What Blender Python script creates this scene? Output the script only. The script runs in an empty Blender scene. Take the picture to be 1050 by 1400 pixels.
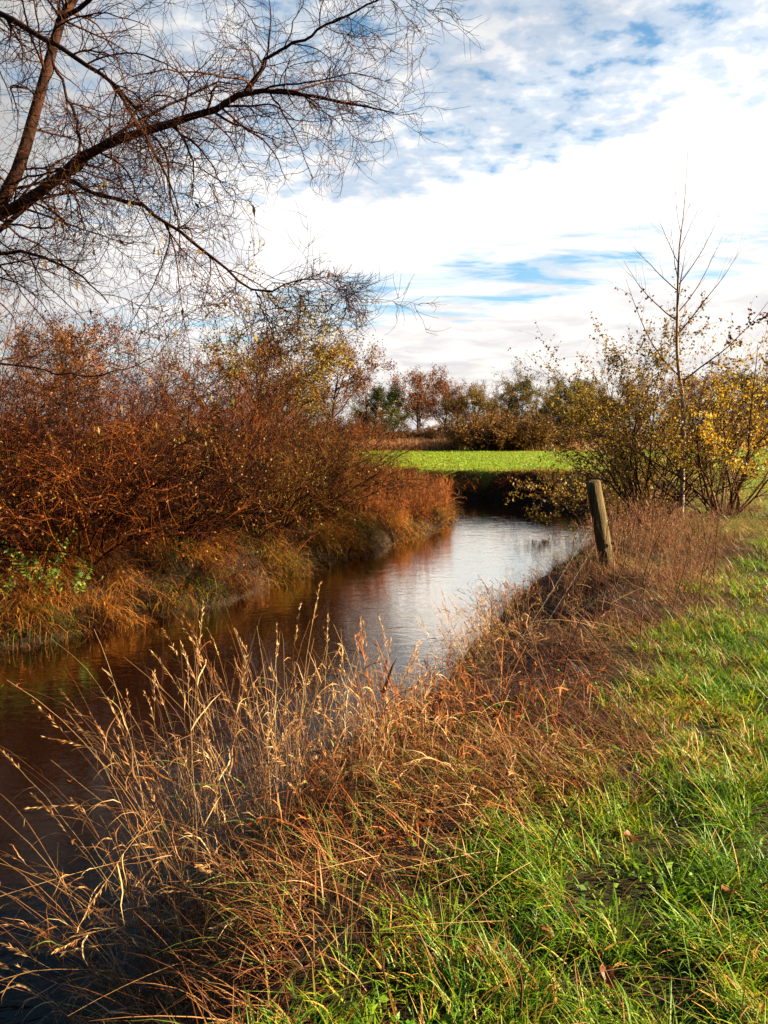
import bpy, math
import numpy as np

# ------------------------------------------------------------------ camera, sky, sun, exposure
scene = bpy.context.scene
R_ = math.radians
CAM = (0.0, 0.0, 2.9)
cam_data = bpy.data.cameras.new("camera")
cam_data.sensor_fit = 'VERTICAL'
cam_data.sensor_height = 36.0
cam_data.lens = 27.0
cam_data.clip_start = 0.05
cam_data.clip_end = 6000
cam = bpy.data.objects.new("camera", cam_data)
scene.collection.objects.link(cam)
cam.location = CAM
cam.rotation_euler = (R_(90 - 5.98), 0, 0)
scene.camera = cam

SUN_EL, SUN_AZ = 24.0, 92.0            # azimuth clockwise from +Y (view direction)
sun_data = bpy.data.lights.new("sun", 'SUN')
sun_data.energy = 5.0
sun_data.angle = R_(0.6)
sun_data.color = (1.0, 0.80, 0.50)
sun = bpy.data.objects.new("sun", sun_data)
scene.collection.objects.link(sun)
sun.rotation_euler = (R_(90 - SUN_EL), 0, R_(180 - SUN_AZ))

scene.view_settings.view_transform = 'Standard'
scene.view_settings.look = 'None'
scene.view_settings.gamma = 1.0
scene.view_settings.use_curve_mapping = False
scene.view_settings.exposure = 2.6
scene.cycles.max_bounces = 6
scene.cycles.diffuse_bounces = 3
scene.cycles.transmission_bounces = 4
scene.cycles.caustics_reflective = False
scene.cycles.caustics_refractive = False


def build_world():
    w = bpy.data.worlds.new("World")
    scene.world = w
    w.use_nodes = True
    nt = w.node_tree
    nt.nodes.clear()
    N, L = nt.nodes.new, nt.links.new

    def math_(op, a, b=None, c=None):
        n = N('ShaderNodeMath'); n.operation = op
        for i, v in enumerate((a, b, c)):
            if v is None: continue
            if isinstance(v, (int, float)): n.inputs[i].default_value = v
            else: L(v, n.inputs[i])
        return n.outputs[0]

    def mix_(f, a, b, mode='MIX'):
        n = N('ShaderNodeMix'); n.data_type = 'RGBA'; n.blend_type = mode
        for i, v in ((0, f), (6, a), (7, b)):
            if isinstance(v, (int, float)): n.inputs[i].default_value = v
            elif isinstance(v, tuple): n.inputs[i].default_value = v
            else: L(v, n.inputs[i])
        return n.outputs[2]

    def ramp(fac, pts, interp='EASE'):
        n = N('ShaderNodeValToRGB'); cr = n.color_ramp; cr.interpolation = interp
        while len(cr.elements) < len(pts): cr.elements.new(0.5)
        for e, (p, v) in zip(cr.elements, pts):
            e.position = p
            e.color = (v, v, v, 1) if isinstance(v, (int, float)) else v
        L(fac, n.inputs[0])
        return n.outputs[0]

    def noise(vec, scale, detail, rough, dist=0.0):
        n = N('ShaderNodeTexNoise'); n.inputs['Scale'].default_value = scale
        n.inputs['Detail'].default_value = detail; n.inputs['Roughness'].default_value = rough
        n.inputs['Distortion'].default_value = dist
        L(vec, n.inputs['Vector'])
        return n.outputs[0]

    sky = N('ShaderNodeTexSky'); sky.sky_type = 'NISHITA'; sky.sun_disc = False
    sky.sun_elevation = R_(SUN_EL); sky.sun_rotation = R_(SUN_AZ)
    sky.air_density = 1.0; sky.dust_density = 0.4; sky.ozone_density = 3.0
    tc = N('ShaderNodeTexCoord')
    sep = N('ShaderNodeSeparateXYZ'); L(tc.outputs['Generated'], sep.inputs[0])
    x, y, z = sep.outputs
    zc = math_('MAXIMUM', z, 0.015)
    zd = math_('ADD', zc, 0.11)
    comb = N('ShaderNodeCombineXYZ')
    L(math_('DIVIDE', x, zd), comb.inputs[0]); L(math_('DIVIDE', y, zd), comb.inputs[1])
    plane = comb.outputs[0]
    # cloud sheets are tilted a little against the horizon
    q = math_('SUBTRACT', zc, math_('MULTIPLY', x, 0.15))
    qn = math_('ADD', q, math_('MULTIPLY', math_('SUBTRACT', noise(plane, 1.3, 4, 0.55), 0.5), 0.10))
    puff = noise(plane, 12.0, 6, 0.56, 0.1)
    big = noise(plane, 1.7, 4, 0.5, 0.4)
    mp = N('ShaderNodeMapping'); mp.inputs['Scale'].default_value = (0.6, 1.7, 1); mp.inputs['Rotation'].default_value = (0, 0, 0.10)
    L(plane, mp.inputs[0])
    streak = noise(mp.outputs[0], 3.2, 8, 0.62, 0.5)
    # how much sheet there is at each height
    bias = ramp(qn, [(0.0, 0.90), (0.115, 0.86), (0.135, 0.56), (0.180, 0.545), (0.225, 0.95), (0.250, 0.95), (0.295, 0.57), (0.50, 0.535), (0.64, 0.30), (1.0, 0.12)])
    # the open strip low down only reaches part of the way across
    strip = math_('MULTIPLY', ramp(qn, [(0.10, 0.0), (0.15, 1.0), (0.18, 1.0), (0.215, 0.0)]), ramp(math_('ADD', math_('MULTIPLY', x, 0.5), 0.5), [(0.42, 1.0), (0.48, 0.0), (0.57, 0.0), (0.68, 1.0)]))
    hi = ramp(qn, [(0.20, 0.0), (0.27, 1.0)])
    tex = N('ShaderNodeMix'); tex.data_type = 'FLOAT'
    L(hi, tex.inputs[0]); L(streak, tex.inputs[2])
    L(math_('ADD', math_('MULTIPLY', puff, 0.60), math_('MULTIPLY', big, 0.40)), tex.inputs[3])
    dens = math_('ADD', math_('ADD', tex.outputs[0], math_('SUBTRACT', bias, 0.5)), math_('ADD', math_('MULTIPLY', strip, 0.04), ramp(math_('ADD', math_('MULTIPLY', x, 0.5), 0.5), [(0.28, 0.075), (0.50, 0.0)])))
    al = ramp(dens, [(0.42, 0.0), (0.55, 0.55), (0.67, 1.0)])
    # blue of the sky
    hs = N('ShaderNodeHueSaturation'); hs.inputs['Hue'].default_value = 0.485; hs.inputs['Saturation'].default_value = 1.08; hs.inputs['Value'].default_value = 1.0
    L(sky.outputs[0], hs.inputs['Color'])
    skyc = mix_(1.0, hs.outputs[0], (0.034, 0.034, 0.034, 1), 'MULTIPLY')
    # cloud brightness, soft grey folds in the thick parts, brighter towards the sun
    fold = ramp(noise(plane, 2.4, 5, 0.55, 0.3), [(0.3, (0.117, 0.119, 0.125, 1)), (0.62, (0.162, 0.160, 0.158, 1))])
    low = ramp(q, [(0.0, (1.0, 0.95, 0.90, 1)), (0.12, (1.06, 1.03, 1.0, 1)), (0.20, (1.30, 1.28, 1.26, 1)), (0.28, (1.22, 1.21, 1.2, 1)), (0.42, (1, 1, 1, 1))])
    c2 = mix_(1.0, fold, low, 'MULTIPLY')
    # cloud colour dimmed on the unseen side behind, to cut ambient light
    sd = math_('ADD', math_('MULTIPLY', x, math.sin(R_(65))), math_('MULTIPLY', y, math.cos(R_(65))))
    glow = ramp(math_('ADD', math_('MULTIPLY', sd, 0.5), 0.5), [(0.0, 0.12), (0.42, 0.36), (0.60, 1.0), (0.85, 1.15)], 'LINEAR')
    c3 = mix_(1.0, c2, glow, 'MULTIPLY')
    col = mix_(al, skyc, c3)
    bg = N('ShaderNodeBackground'); bg.inputs['Strength'].default_value = 1.0
    L(col, bg.inputs['Color'])
    out = N('ShaderNodeOutputWorld'); L(bg.outputs[0], out.inputs['Surface'])


build_world()

# ------------------------------------------------------------------ helpers
C = scene.collection
rng = np.random.default_rng(7)


def nrm(v):
    return v / np.maximum(np.linalg.norm(v, axis=-1, keepdims=True), 1e-9)


def vnoise(x, y, s, seed=0):
    """smooth value noise, 0..1"""
    x = np.asarray(x, float) * s + seed * 17.13
    y = np.asarray(y, float) * s + seed * 5.71
    xi, yi = np.floor(x).astype(np.int64), np.floor(y).astype(np.int64)
    fx, fy = x - xi, y - yi
    fx, fy = fx * fx * (3 - 2 * fx), fy * fy * (3 - 2 * fy)

    def h(a, b):
        n = (a * 374761393 + b * 668265263 + seed * 974711) & 0x7fffffff
        n = ((n ^ (n >> 13)) * 1274126177) & 0x7fffffff
        return ((n ^ (n >> 16)) & 0xffff) / 65535.0
    return (h(xi, yi) * (1 - fx) + h(xi + 1, yi) * fx) * (1 - fy) + (h(xi, yi + 1) * (1 - fx) + h(xi + 1, yi + 1) * fx) * fy


def fbm(x, y, s, seed=0):
    return (vnoise(x, y, s, seed) + 0.5 * vnoise(x, y, s * 2.1, seed + 1) + 0.25 * vnoise(x, y, s * 4.3, seed + 2)) / 1.75


def make_mesh(name, V, F, tint, mat):
    V = np.ascontiguousarray(V, np.float32).reshape(-1, 3)
    F = np.ascontiguousarray(F, np.int32)
    me = bpy.data.meshes.new(name)
    me.vertices.add(len(V)); me.vertices.foreach_set('co', V.ravel())
    n, k = F.shape
    me.loops.add(n * k); me.loops.foreach_set('vertex_index', F.ravel())
    me.polygons.add(n)
    me.polygons.foreach_set('loop_start', np.arange(0, n * k, k, dtype=np.int32))
    me.polygons.foreach_set('loop_total', np.full(n, k, np.int32))
    if tint is not None:
        a = me.attributes.new('tint', 'FLOAT', 'POINT')
        a.data.foreach_set('value', np.ascontiguousarray(tint, np.float32).ravel())
    me.update(calc_edges=True)
    me.materials.append(mat)
    return me


class MB:
    """collects quads into one mesh"""
    def __init__(self): self.v, self.f, self.t, self.n = [], [], [], 0

    def add(self, V, F, T):
        self.v.append(V.reshape(-1, 3)); self.f.append(F.reshape(-1, 4) + self.n); self.t.append(T.ravel()); self.n += V.reshape(-1, 3).shape[0]

    def tubes(self, P, R, sides=3, tint=None, rg=rng, cap=False):
        if len(P) == 0: return
        n, K, _ = P.shape
        T = np.empty_like(P); T[:, 1:-1] = P[:, 2:] - P[:, :-2]; T[:, 0] = P[:, 1] - P[:, 0]; T[:, -1] = P[:, -1] - P[:, -2]
        T = nrm(T)
        m = nrm(T.mean(1))
        a = np.where(np.abs(m[:, 2:3]) > 0.8, np.array([[1., 0, 0]]), np.array([[0., 0, 1]]))
        a = np.broadcast_to(a[:, None], P.shape)
        U = nrm(np.cross(T, a)); W = np.cross(T, U)
        ph = np.arange(sides) * (2 * math.pi / sides)
        V = P[:, :, None] + R[:, :, None, None] * (np.cos(ph)[None, None, :, None] * U[:, :, None] + np.sin(ph)[None, None, :, None] * W[:, :, None])
        base = (np.arange(n) * K * sides)[:, None, None] + (np.arange(K - 1) * sides)[None, :, None]
        s = np.arange(sides)[None, None]; s2 = (s + 1) % sides
        F = np.stack([base + s, base + s2, base + s2 + sides, base + s + sides], -1)
        if tint is None: tint = rg.random(n)
        self.add(V, F, np.repeat(tint, K * sides))
        if cap and sides == 4:
            f = (np.arange(n) * K * sides)[:, None] + (K - 1) * sides + np.arange(4)[None]
            self.f.append(f + self.n - V.reshape(-1, 3).shape[0])

    def ribbons(self, P, W, side, tint=None, rg=rng):
        if len(P) == 0: return
        n, K, _ = P.shape
        if side.ndim == 2: side = side[:, None]
        V = np.stack([P - side * W[:, :, None], P + side * W[:, :, None]], 2)
        b = (np.arange(n) * K * 2)[:, None] + (np.arange(K - 1) * 2)[None]
        F = np.stack([b, b + 1, b + 3, b + 2], -1)
        if tint is None: tint = rg.random(n)
        self.add(V, F, np.repeat(tint, K * 2))

    def leaves(self, pos, d, L, W, tint=None, rg=rng, fold=0.25):
        """pointed leaf: four corners, folded along its rib"""
        if len(pos) == 0: return
        n = len(pos)
        d = nrm(d); s = nrm(np.cross(d, rg.normal(size=(n, 3)))); u = np.cross(d, s)
        L = np.broadcast_to(np.asarray(L, float), (n,))[:, None]; W = np.broadcast_to(np.asarray(W, float), (n,))[:, None]
        V = np.stack([pos, pos + d * L * 0.45 + s * W * 0.5 + u * W * fold, pos + d * L, pos + d * L * 0.45 - s * W * 0.5 + u * W * fold], 1)
        F = (np.arange(n) * 4)[:, None] + np.arange(4)[None]
        if tint is None: tint = rg.random(n)
        self.add(V, F, np.repeat(tint, 4))

    def mesh(self, name, mat):
        return make_mesh(name, np.concatenate(self.v), np.concatenate(self.f), np.concatenate(self.t), mat)


def grow(S, D, L, K, trop, wob, rg):
    n = len(S)
    P = np.empty((n, K, 3)); P[:, 0] = S; d = nrm(D)
    L = np.broadcast_to(np.asarray(L, float), (n,))
    trop = np.broadcast_to(np.asarray(trop, float), (n, 3))
    for k in range(1, K):
        P[:, k] = P[:, k - 1] + d * (L / (K - 1))[:, None]
        d = nrm(d + trop / (K - 1) + rg.normal(size=(n, 3)) * wob)
    return P


def spawn(P, R, m, t0, t1, a0, a1, rg):
    n, K, _ = P.shape
    m = np.broadcast_to(np.asarray(m), (n,))
    idx = np.repeat(np.arange(n), m)
    t = t0 + (t1 - t0) * rg.random(len(idx))
    f = t * (K - 1); k = np.minimum(f.astype(int), K - 2); f = (f - k)[:, None]
    S = P[idx, k] * (1 - f) + P[idx, k + 1] * f
    T = nrm(P[idx, k + 1] - P[idx, k])
    r = R[idx, k] * (1 - f[:, 0]) + R[idx, k + 1] * f[:, 0]
    perp = nrm(np.cross(T, rg.normal(size=(len(idx), 3))))
    a = np.radians(a0 + (a1 - a0) * rg.random(len(idx)))[:, None]
    return S, T * np.cos(a) + perp * np.sin(a), r, t, idx


def taper(r0, K, tip=0.15, p=1.0):
    t = np.linspace(0, 1, K)[None]
    return np.asarray(r0)[:, None] * ((1 - t) ** p * (1 - tip) + tip)


def bend_paths(base, az, h, th0, th1, K, pw=1.0, kink=0.0, rg=rng):
    """stems that lean from th0 (root) to th1 (tip) degrees off vertical towards az; some are snapped part way up"""
    n = len(base)
    t = (np.arange(K - 1) + 0.5) / (K - 1)
    th = np.radians(th0[:, None] + (th1 - th0)[:, None] * t[None] ** pw)
    A = np.repeat(az[:, None], K - 1, 1)
    if kink > 0:
        br = (rg.random(n) < kink)[:, None] & (t[None] > (0.25 + 0.6 * rg.random(n))[:, None])
        th = np.where(br, th + np.radians(20 + 90 * rg.random(n))[:, None], th)
        A = np.where(br, A + (rg.normal(size=n) * 1.0)[:, None], A)
    st = (h / (K - 1))[:, None]
    P = np.empty((n, K, 3)); P[:, 0] = base
    P[:, 1:, 0] = base[:, 0:1] + np.cumsum(np.sin(th) * st * np.cos(A), 1)
    P[:, 1:, 1] = base[:, 1:2] + np.cumsum(np.sin(th) * st * np.sin(A), 1)
    P[:, 1:, 2] = base[:, 2:3] + np.cumsum(np.cos(th) * st, 1)
    return P


def blades(mb, base, az, h, w, th0, th1, K=4, tint=None, pw=1.0, rg=rng, kink=0.0):
    P = bend_paths(base, az, h, th0, th1, K, pw, kink, rg)
    tw = rg.normal(size=len(base)) * 0.6
    side = np.stack([-np.sin(az + tw), np.cos(az + tw), rg.normal(size=len(base)) * 0.15], -1)
    t = np.linspace(0, 1, K)[None]
    W = w[:, None] * 0.5 * np.minimum(1, (1.02 - t) ** 0.65) * np.where(t < 0.2, 0.8, 1.0)
    mb.ribbons(P, W, side, tint, rg)


def smooth_path(pts, K):
    p = np.asarray(pts, float)
    q = np.vstack([2 * p[0] - p[1], p, 2 * p[-1] - p[-2]])
    out = []
    for i in range(1, len(q) - 2):
        for t in np.linspace(0, 1, 12, endpoint=False):
            a, b, c, d = q[i - 1], q[i], q[i + 1], q[i + 2]
            out.append(0.5 * (2 * b + (c - a) * t + (2 * a - 5 * b + 4 * c - d) * t * t + (3 * b - a - 3 * c + d) * t ** 3))
    out = np.array(out + [p[-1]])
    s = np.r_[0, np.cumsum(np.linalg.norm(np.diff(out, axis=0), axis=1))]
    u = np.linspace(0, s[-1], K)
    return np.stack([np.interp(u, s, out[:, i]) for i in range(out.shape[1])], -1)


def link(name, me, parent=None, loc=(0, 0, 0)):
    o = bpy.data.objects.new(name, me); C.objects.link(o); o.location = loc
    if parent is not None: o.parent = parent
    return o


def tag(o, label=None, cat=None, group=None, kind=None):
    if label: o['label'] = label
    if cat: o['category'] = cat
    if group: o['group'] = group
    if kind: o['kind'] = kind
    return o


def thing(name, label, cat, loc, rz=0.0, group=None, scale=1.0):
    o = bpy.data.objects.new(name, None); C.objects.link(o)
    o.location = loc; o.rotation_euler = (0, 0, rz); o.scale = (scale,) * 3 if isinstance(scale, (int, float)) else scale
    o.empty_display_size = 0.2
    return tag(o, label, cat, group)


def dup(root, loc, rz, label, group=None, scale=1.0):
    r = root.copy(); C.objects.link(r)
    r.location = loc; r.rotation_euler = (0, 0, rz); r.scale = (scale,) * 3 if isinstance(scale, (int, float)) else scale
    r['label'] = label
    if group: r['group'] = group
    for ch in root.children:
        c = ch.copy(); C.objects.link(c); c.parent = r
        for g in ch.children:
            d = g.copy(); C.objects.link(d); d.parent = c
    return r


# ------------------------------------------------------------------ materials
def mat_base(name):
    m = bpy.data.materials.new(name); m.use_nodes = True
    nt = m.node_tree; nt.nodes.clear()
    return m, nt, nt.nodes.new, nt.links.new


def ramp_node(nt, fac, cols):
    n = nt.nodes.new('ShaderNodeValToRGB'); cr = n.color_ramp
    while len(cr.elements) < len(cols): cr.elements.new(0.5)
    for i, (e, c) in enumerate(zip(cr.elements, cols)):
        if len(c) == 4: e.position, c = c[0], c[1:]
        else: e.position = i / (len(cols) - 1)
        e.color = (*c, 1)
    nt.links.new(fac, n.inputs[0])
    return n.outputs[0]


def mat_leafy(name, cols, trans=0.35, rough=0.55, spec=0.3):
    """thin plant tissue: colour picked per blade or leaf, light passes through"""
    m, nt, N, L = mat_base(name)
    at = N('ShaderNodeAttribute'); at.attribute_name = 'tint'
    c = ramp_node(nt, at.outputs['Fac'], cols)
    b = N('ShaderNodeBsdfPrincipled'); b.inputs['Roughness'].default_value = rough
    b.inputs['Specular IOR Level'].default_value = spec
    L(c, b.inputs['Base Color'])
    out = N('ShaderNodeOutputMaterial')
    if trans > 0:
        t = N('ShaderNodeBsdfTranslucent'); L(c, t.inputs['Color'])
        mx = N('ShaderNodeMixShader'); mx.inputs[0].default_value = trans
        L(b.outputs[0], mx.inputs[1]); L(t.outputs[0], mx.inputs[2]); L(mx.outputs[0], out.inputs[0])
    else:
        L(b.outputs[0], out.inputs[0])
    return m


def mat_bark(name, c1, c2, c3, scale=6.0, bump=0.4, zs=0.35):
    m, nt, N, L = mat_base(name)
    tc = N('ShaderNodeTexCoord'); mp = N('ShaderNodeMapping'); mp.inputs['Scale'].default_value = (1, 1, zs)
    L(tc.outputs['Object'], mp.inputs[0])
    n1 = N('ShaderNodeTexNoise'); n1.inputs['Scale'].default_value = scale; n1.inputs['Detail'].default_value = 8; n1.inputs['Roughness'].default_value = 0.65
    L(mp.outputs[0], n1.inputs['Vector'])
    c = ramp_node(nt, n1.outputs[0], [(0.3, *c1), (0.5, *c2), (0.72, *c3)])
    n2 = N('ShaderNodeTexNoise'); n2.inputs['Scale'].default_value = scale * 5; n2.inputs['Detail'].default_value = 4
    L(mp.outputs[0], n2.inputs['Vector'])
    bp = N('ShaderNodeBump'); bp.inputs['Strength'].default_value = bump; bp.inputs['Distance'].default_value = 0.02
    L(n2.outputs[0], bp.inputs['Height'])
    b = N('ShaderNodeBsdfPrincipled'); b.inputs['Roughness'].default_value = 0.85; b.inputs['Specular IOR Level'].default_value = 0.1
    L(c, b.inputs['Base Color']); L(bp.outputs[0], b.inputs['Normal'])
    out = N('ShaderNodeOutputMaterial'); L(b.outputs[0], out.inputs[0])
    return m


M = {}
M['green'] = mat_leafy('green_grass', [(0.0, 0.0319, 0.0824, 0.0068), (0.3, 0.0743, 0.1647, 0.0054), (0.55, 0.1540, 0.2422, 0.0061), (0.7, 0.2867, 0.2810, 0.0109), (0.8, 0.3611, 0.2422, 0.0408), (0.9, 0.3823, 0.1841, 0.0408), (1.0, 0.1912, 0.0775, 0.0170)], 0.4, 0.5, 0.22)
M['straw'] = mat_leafy('dry_grass', [(0.0, 0.0344, 0.0112, 0.0043), (0.25, 0.1118, 0.0361, 0.0095), (0.5, 0.2838, 0.1161, 0.0327), (0.75, 0.4300, 0.2408, 0.0946), (0.92, 0.5160, 0.3698, 0.1892), (1.0, 0.1376, 0.1892, 0.0258)], 0.35, 0.5)
M['bank'] = mat_leafy('bank_grass', [(0.0, 0.0148, 0.0047, 0.0023), (0.3, 0.0492, 0.0140, 0.0037), (0.5, 0.1558, 0.0452, 0.0075), (0.66, 0.3444, 0.1326, 0.0225), (0.8, 0.1640, 0.1170, 0.0135), (0.92, 0.0615, 0.0858, 0.0090), (1.0, 0.0205, 0.0468, 0.0075)], 0.3, 0.6, 0.12)
M['rust'] = mat_leafy('rust_stalks', [(0.0, 0.0382, 0.0102, 0.0051), (0.4, 0.1360, 0.0340, 0.0102), (0.7, 0.2890, 0.0808, 0.0187), (1.0, 0.4250, 0.1785, 0.0382)], 0.25, 0.6, 0.12)
M['pink'] = mat_leafy('faded_stalks', [(0.0, 0.0322, 0.0103, 0.0064), (0.4, 0.1058, 0.0378, 0.0192), (0.7, 0.2300, 0.0989, 0.0496), (1.0, 0.4140, 0.2408, 0.1200)], 0.25, 0.6, 0.12)
M['twig_red'] = mat_leafy('reddish_twigs', [(0.0, 0.0037, 0.0011, 0.0006), (0.45, 0.0143, 0.0028, 0.0008), (0.78, 0.0465, 0.0088, 0.0015), (1.0, 0.1674, 0.0468, 0.0065)], 0.0, 0.6, 0.05)
M['twig_tan'] = mat_leafy('tan_twigs', [(0.0, 0.0081, 0.0029, 0.0013), (0.5, 0.0322, 0.0110, 0.0025), (1.0, 0.1240, 0.0522, 0.0110)], 0.0, 0.6, 0.05)
M['twig_dark'] = mat_leafy('dark_twigs', [(0.0, 0.0084, 0.0030, 0.0024), (0.6, 0.0270, 0.0078, 0.0042), (1.0, 0.0900, 0.0330, 0.0096)], 0.0, 0.5, 0.05)
M['stem_dark'] = mat_leafy('dark_stems', [(0.0, 0.03, 0.014, 0.010), (1.0, 0.11, 0.05, 0.026)], 0.0, 0.6, 0.05)
M['leaf_yellow'] = mat_leafy('yellow_leaves', [(0.0, 0.0936, 0.0576, 0.0070), (0.4, 0.2340, 0.1296, 0.0084), (0.75, 0.4212, 0.2448, 0.0140), (1.0, 0.2808, 0.2448, 0.0210)], 0.5)
M['leaf_olive'] = mat_leafy('olive_leaves', [(0.0, 0.0425, 0.0289, 0.0068), (0.5, 0.1190, 0.0723, 0.0102), (0.8, 0.2890, 0.1700, 0.0170), (1.0, 0.1105, 0.1275, 0.0170)], 0.45)
M['leaf_brown'] = mat_leafy('brown_leaves', [(0.0, 0.0320, 0.0096, 0.0040), (0.5, 0.1040, 0.0304, 0.0072), (1.0, 0.2560, 0.0960, 0.0160)], 0.35)
M['leaf_green'] = mat_leafy('green_leaves', [(0.0, 0.018, 0.030, 0.008), (0.6, 0.045, 0.060, 0.012), (1.0, 0.10, 0.09, 0.015)], 0.3)
M['leaf_dark'] = mat_leafy('dark_brown_leaves', [(0.0, 0.025, 0.012, 0.005), (0.6, 0.07, 0.028, 0.008), (1.0, 0.16, 0.07, 0.015)], 0.3)
M['leaf_feather'] = mat_leafy('feathery_leaves', [(0.0, 0.0800, 0.0720, 0.0096), (0.5, 0.1920, 0.1520, 0.0200), (1.0, 0.3360, 0.2400, 0.0400)], 0.45)
M['leaf_tan'] = mat_leafy('tan_leaves', [(0.0, 0.1275, 0.0677, 0.0165), (0.5, 0.2805, 0.1540, 0.0331), (1.0, 0.4590, 0.2712, 0.0553)], 0.35)
M['leaf_lime'] = mat_leafy('lime_leaves', [(0.0, 0.03, 0.07, 0.012), (0.6, 0.08, 0.15, 0.015), (1.0, 0.18, 0.24, 0.02)], 0.4)
M['leaf_gold'] = mat_leafy('gold_green_leaves', [(0.0, 0.0480, 0.0480, 0.0080), (0.5, 0.1280, 0.1000, 0.0112), (1.0, 0.2720, 0.1840, 0.0200)], 0.4)
M['bark_red'] = mat_bark('reddish_bark', (0.010, 0.005, 0.004), (0.032, 0.012, 0.008), (0.07, 0.034, 0.013))
M['bark_pale'] = mat_bark('pale_bark', (0.10, 0.065, 0.05), (0.26, 0.19, 0.15), (0.42, 0.34, 0.28), 9)
M['bark_dark'] = mat_bark('dark_bark', (0.02, 0.013, 0.01), (0.05, 0.032, 0.022), (0.10, 0.065, 0.04))
M['post'] = mat_bark('weathered_post', (0.020, 0.014, 0.007), (0.075, 0.052, 0.023), (0.17, 0.125, 0.06), 16, 1.0, 0.06)


def mat_ground():
    m, nt, N, L = mat_base('ground')
    tc = N('ShaderNodeTexCoord')
    at = N('ShaderNodeAttribute'); at.attribute_name = 'tint'       # 1 = meadow turf, 0 = bare bank

    def noise(s, d=6, r=0.6):
        n = N('ShaderNodeTexNoise'); n.inputs['Scale'].default_value = s; n.inputs['Detail'].default_value = d; n.inputs['Roughness'].default_value = r
        L(tc.outputs['Object'], n.inputs['Vector']); return n.outputs[0]
    soil = ramp_node(nt, noise(9), [(0.3, 0.006, 0.0035, 0.002), (0.55, 0.017, 0.009, 0.004), (0.75, 0.042, 0.021, 0.008)])
    turf = ramp_node(nt, noise(0.35, 8, 0.65), [(0.30, 0.085, 0.125, 0.010), (0.48, 0.13, 0.185, 0.010), (0.62, 0.19, 0.20, 0.013), (0.75, 0.24, 0.17, 0.03)])
    fine = ramp_node(nt, noise(16, 8, 0.7), [(0.3, 0.35, 0.38, 0.35), (0.65, 1.05, 1.0, 1.0)])
    mu = N('ShaderNodeMix'); mu.data_type = 'RGBA'; mu.blend_type = 'MULTIPLY'; mu.inputs[0].default_value = 1
    L(turf, mu.inputs[6]); L(fine, mu.inputs[7])
    mx = N('ShaderNodeMix'); mx.data_type = 'RGBA'; L(at.outputs['Fac'], mx.inputs[0]); L(soil, mx.inputs[6]); L(mu.outputs[2], mx.inputs[7])
    bp = N('ShaderNodeBump'); bp.inputs['Strength'].default_value = 0.8; bp.inputs['Distance'].default_value = 0.05; L(noise(22, 6, 0.7), bp.inputs['Height'])
    b = N('ShaderNodeBsdfPrincipled'); b.inputs['Roughness'].default_value = 0.9; b.inputs['Specular IOR Level'].default_value = 0.15
    L(mx.outputs[2], b.inputs['Base Color']); L(bp.outputs[0], b.inputs['Normal'])
    o = N('ShaderNodeOutputMaterial'); L(b.outputs[0], o.inputs[0])
    return m


def mat_water():
    m, nt, N, L = mat_base('river_water')
    tc = N('ShaderNodeTexCoord')
    mp = N('ShaderNodeMapping'); mp.inputs['Scale'].default_value = (1.0, 1.7, 1); mp.inputs['Rotation'].default_value = (0, 0, -0.5)
    L(tc.outputs['Object'], mp.inputs[0])

    def noise(s, d, r, dist=0.0):
        n = N('ShaderNodeTexNoise'); n.inputs['Scale'].default_value = s; n.inputs['Detail'].default_value = d
        n.inputs['Roughness'].default_value = r; n.inputs['Distortion'].default_value = dist
        L(mp.outputs[0], n.inputs['Vector']); return n.outputs[0]
    a = N('ShaderNodeMath'); a.operation = 'MULTIPLY_ADD'; L(noise(7, 3, 0.5, 0.6), a.inputs[0]); a.inputs[1].default_value = 0.5; L(noise(1.6, 2, 0.5, 0.8), a.inputs[2])
    bp = N('ShaderNodeBump'); bp.inputs['Strength'].default_value = 0.22; bp.inputs['Distance'].default_value = 0.028
    L(a.outputs[0], bp.inputs['Height'])
    b = N('ShaderNodeBsdfPrincipled'); b.inputs['Base Color'].default_value = (0.005, 0.0018, 0.0008, 1)
    b.inputs['Roughness'].default_value = 0.3; b.inputs['Specular IOR Level'].default_value = 0.0
    g = N('ShaderNodeBsdfGlossy'); g.inputs['Roughness'].default_value = 0.03; g.inputs['Color'].default_value = (1.0, 0.91, 0.80, 1)
    L(bp.outputs[0], g.inputs['Normal']); L(bp.outputs[0], b.inputs['Normal'])
    lw = N('ShaderNodeLayerWeight'); lw.inputs['Blend'].default_value = 0.5; L(bp.outputs[0], lw.inputs['Normal'])
    fr = ramp_node(nt, lw.outputs['Facing'], [(0.0, .02, .02, .02), (0.35, .03, .03, .03), (0.55, .05, .05, .05), (0.63, .12, .12, .12), (0.70, .38, .38, .38), (0.79, .86, .86, .86), (0.88, .96, .96, .96), (1.0, 1, 1, 1)])
    mx = N('ShaderNodeMixShader'); L(fr, mx.inputs[0]); L(b.outputs[0], mx.inputs[1]); L(g.outputs[0], mx.inputs[2])
    o = N('ShaderNodeOutputMaterial'); L(mx.outputs[0], o.inputs[0])
    return m


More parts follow.
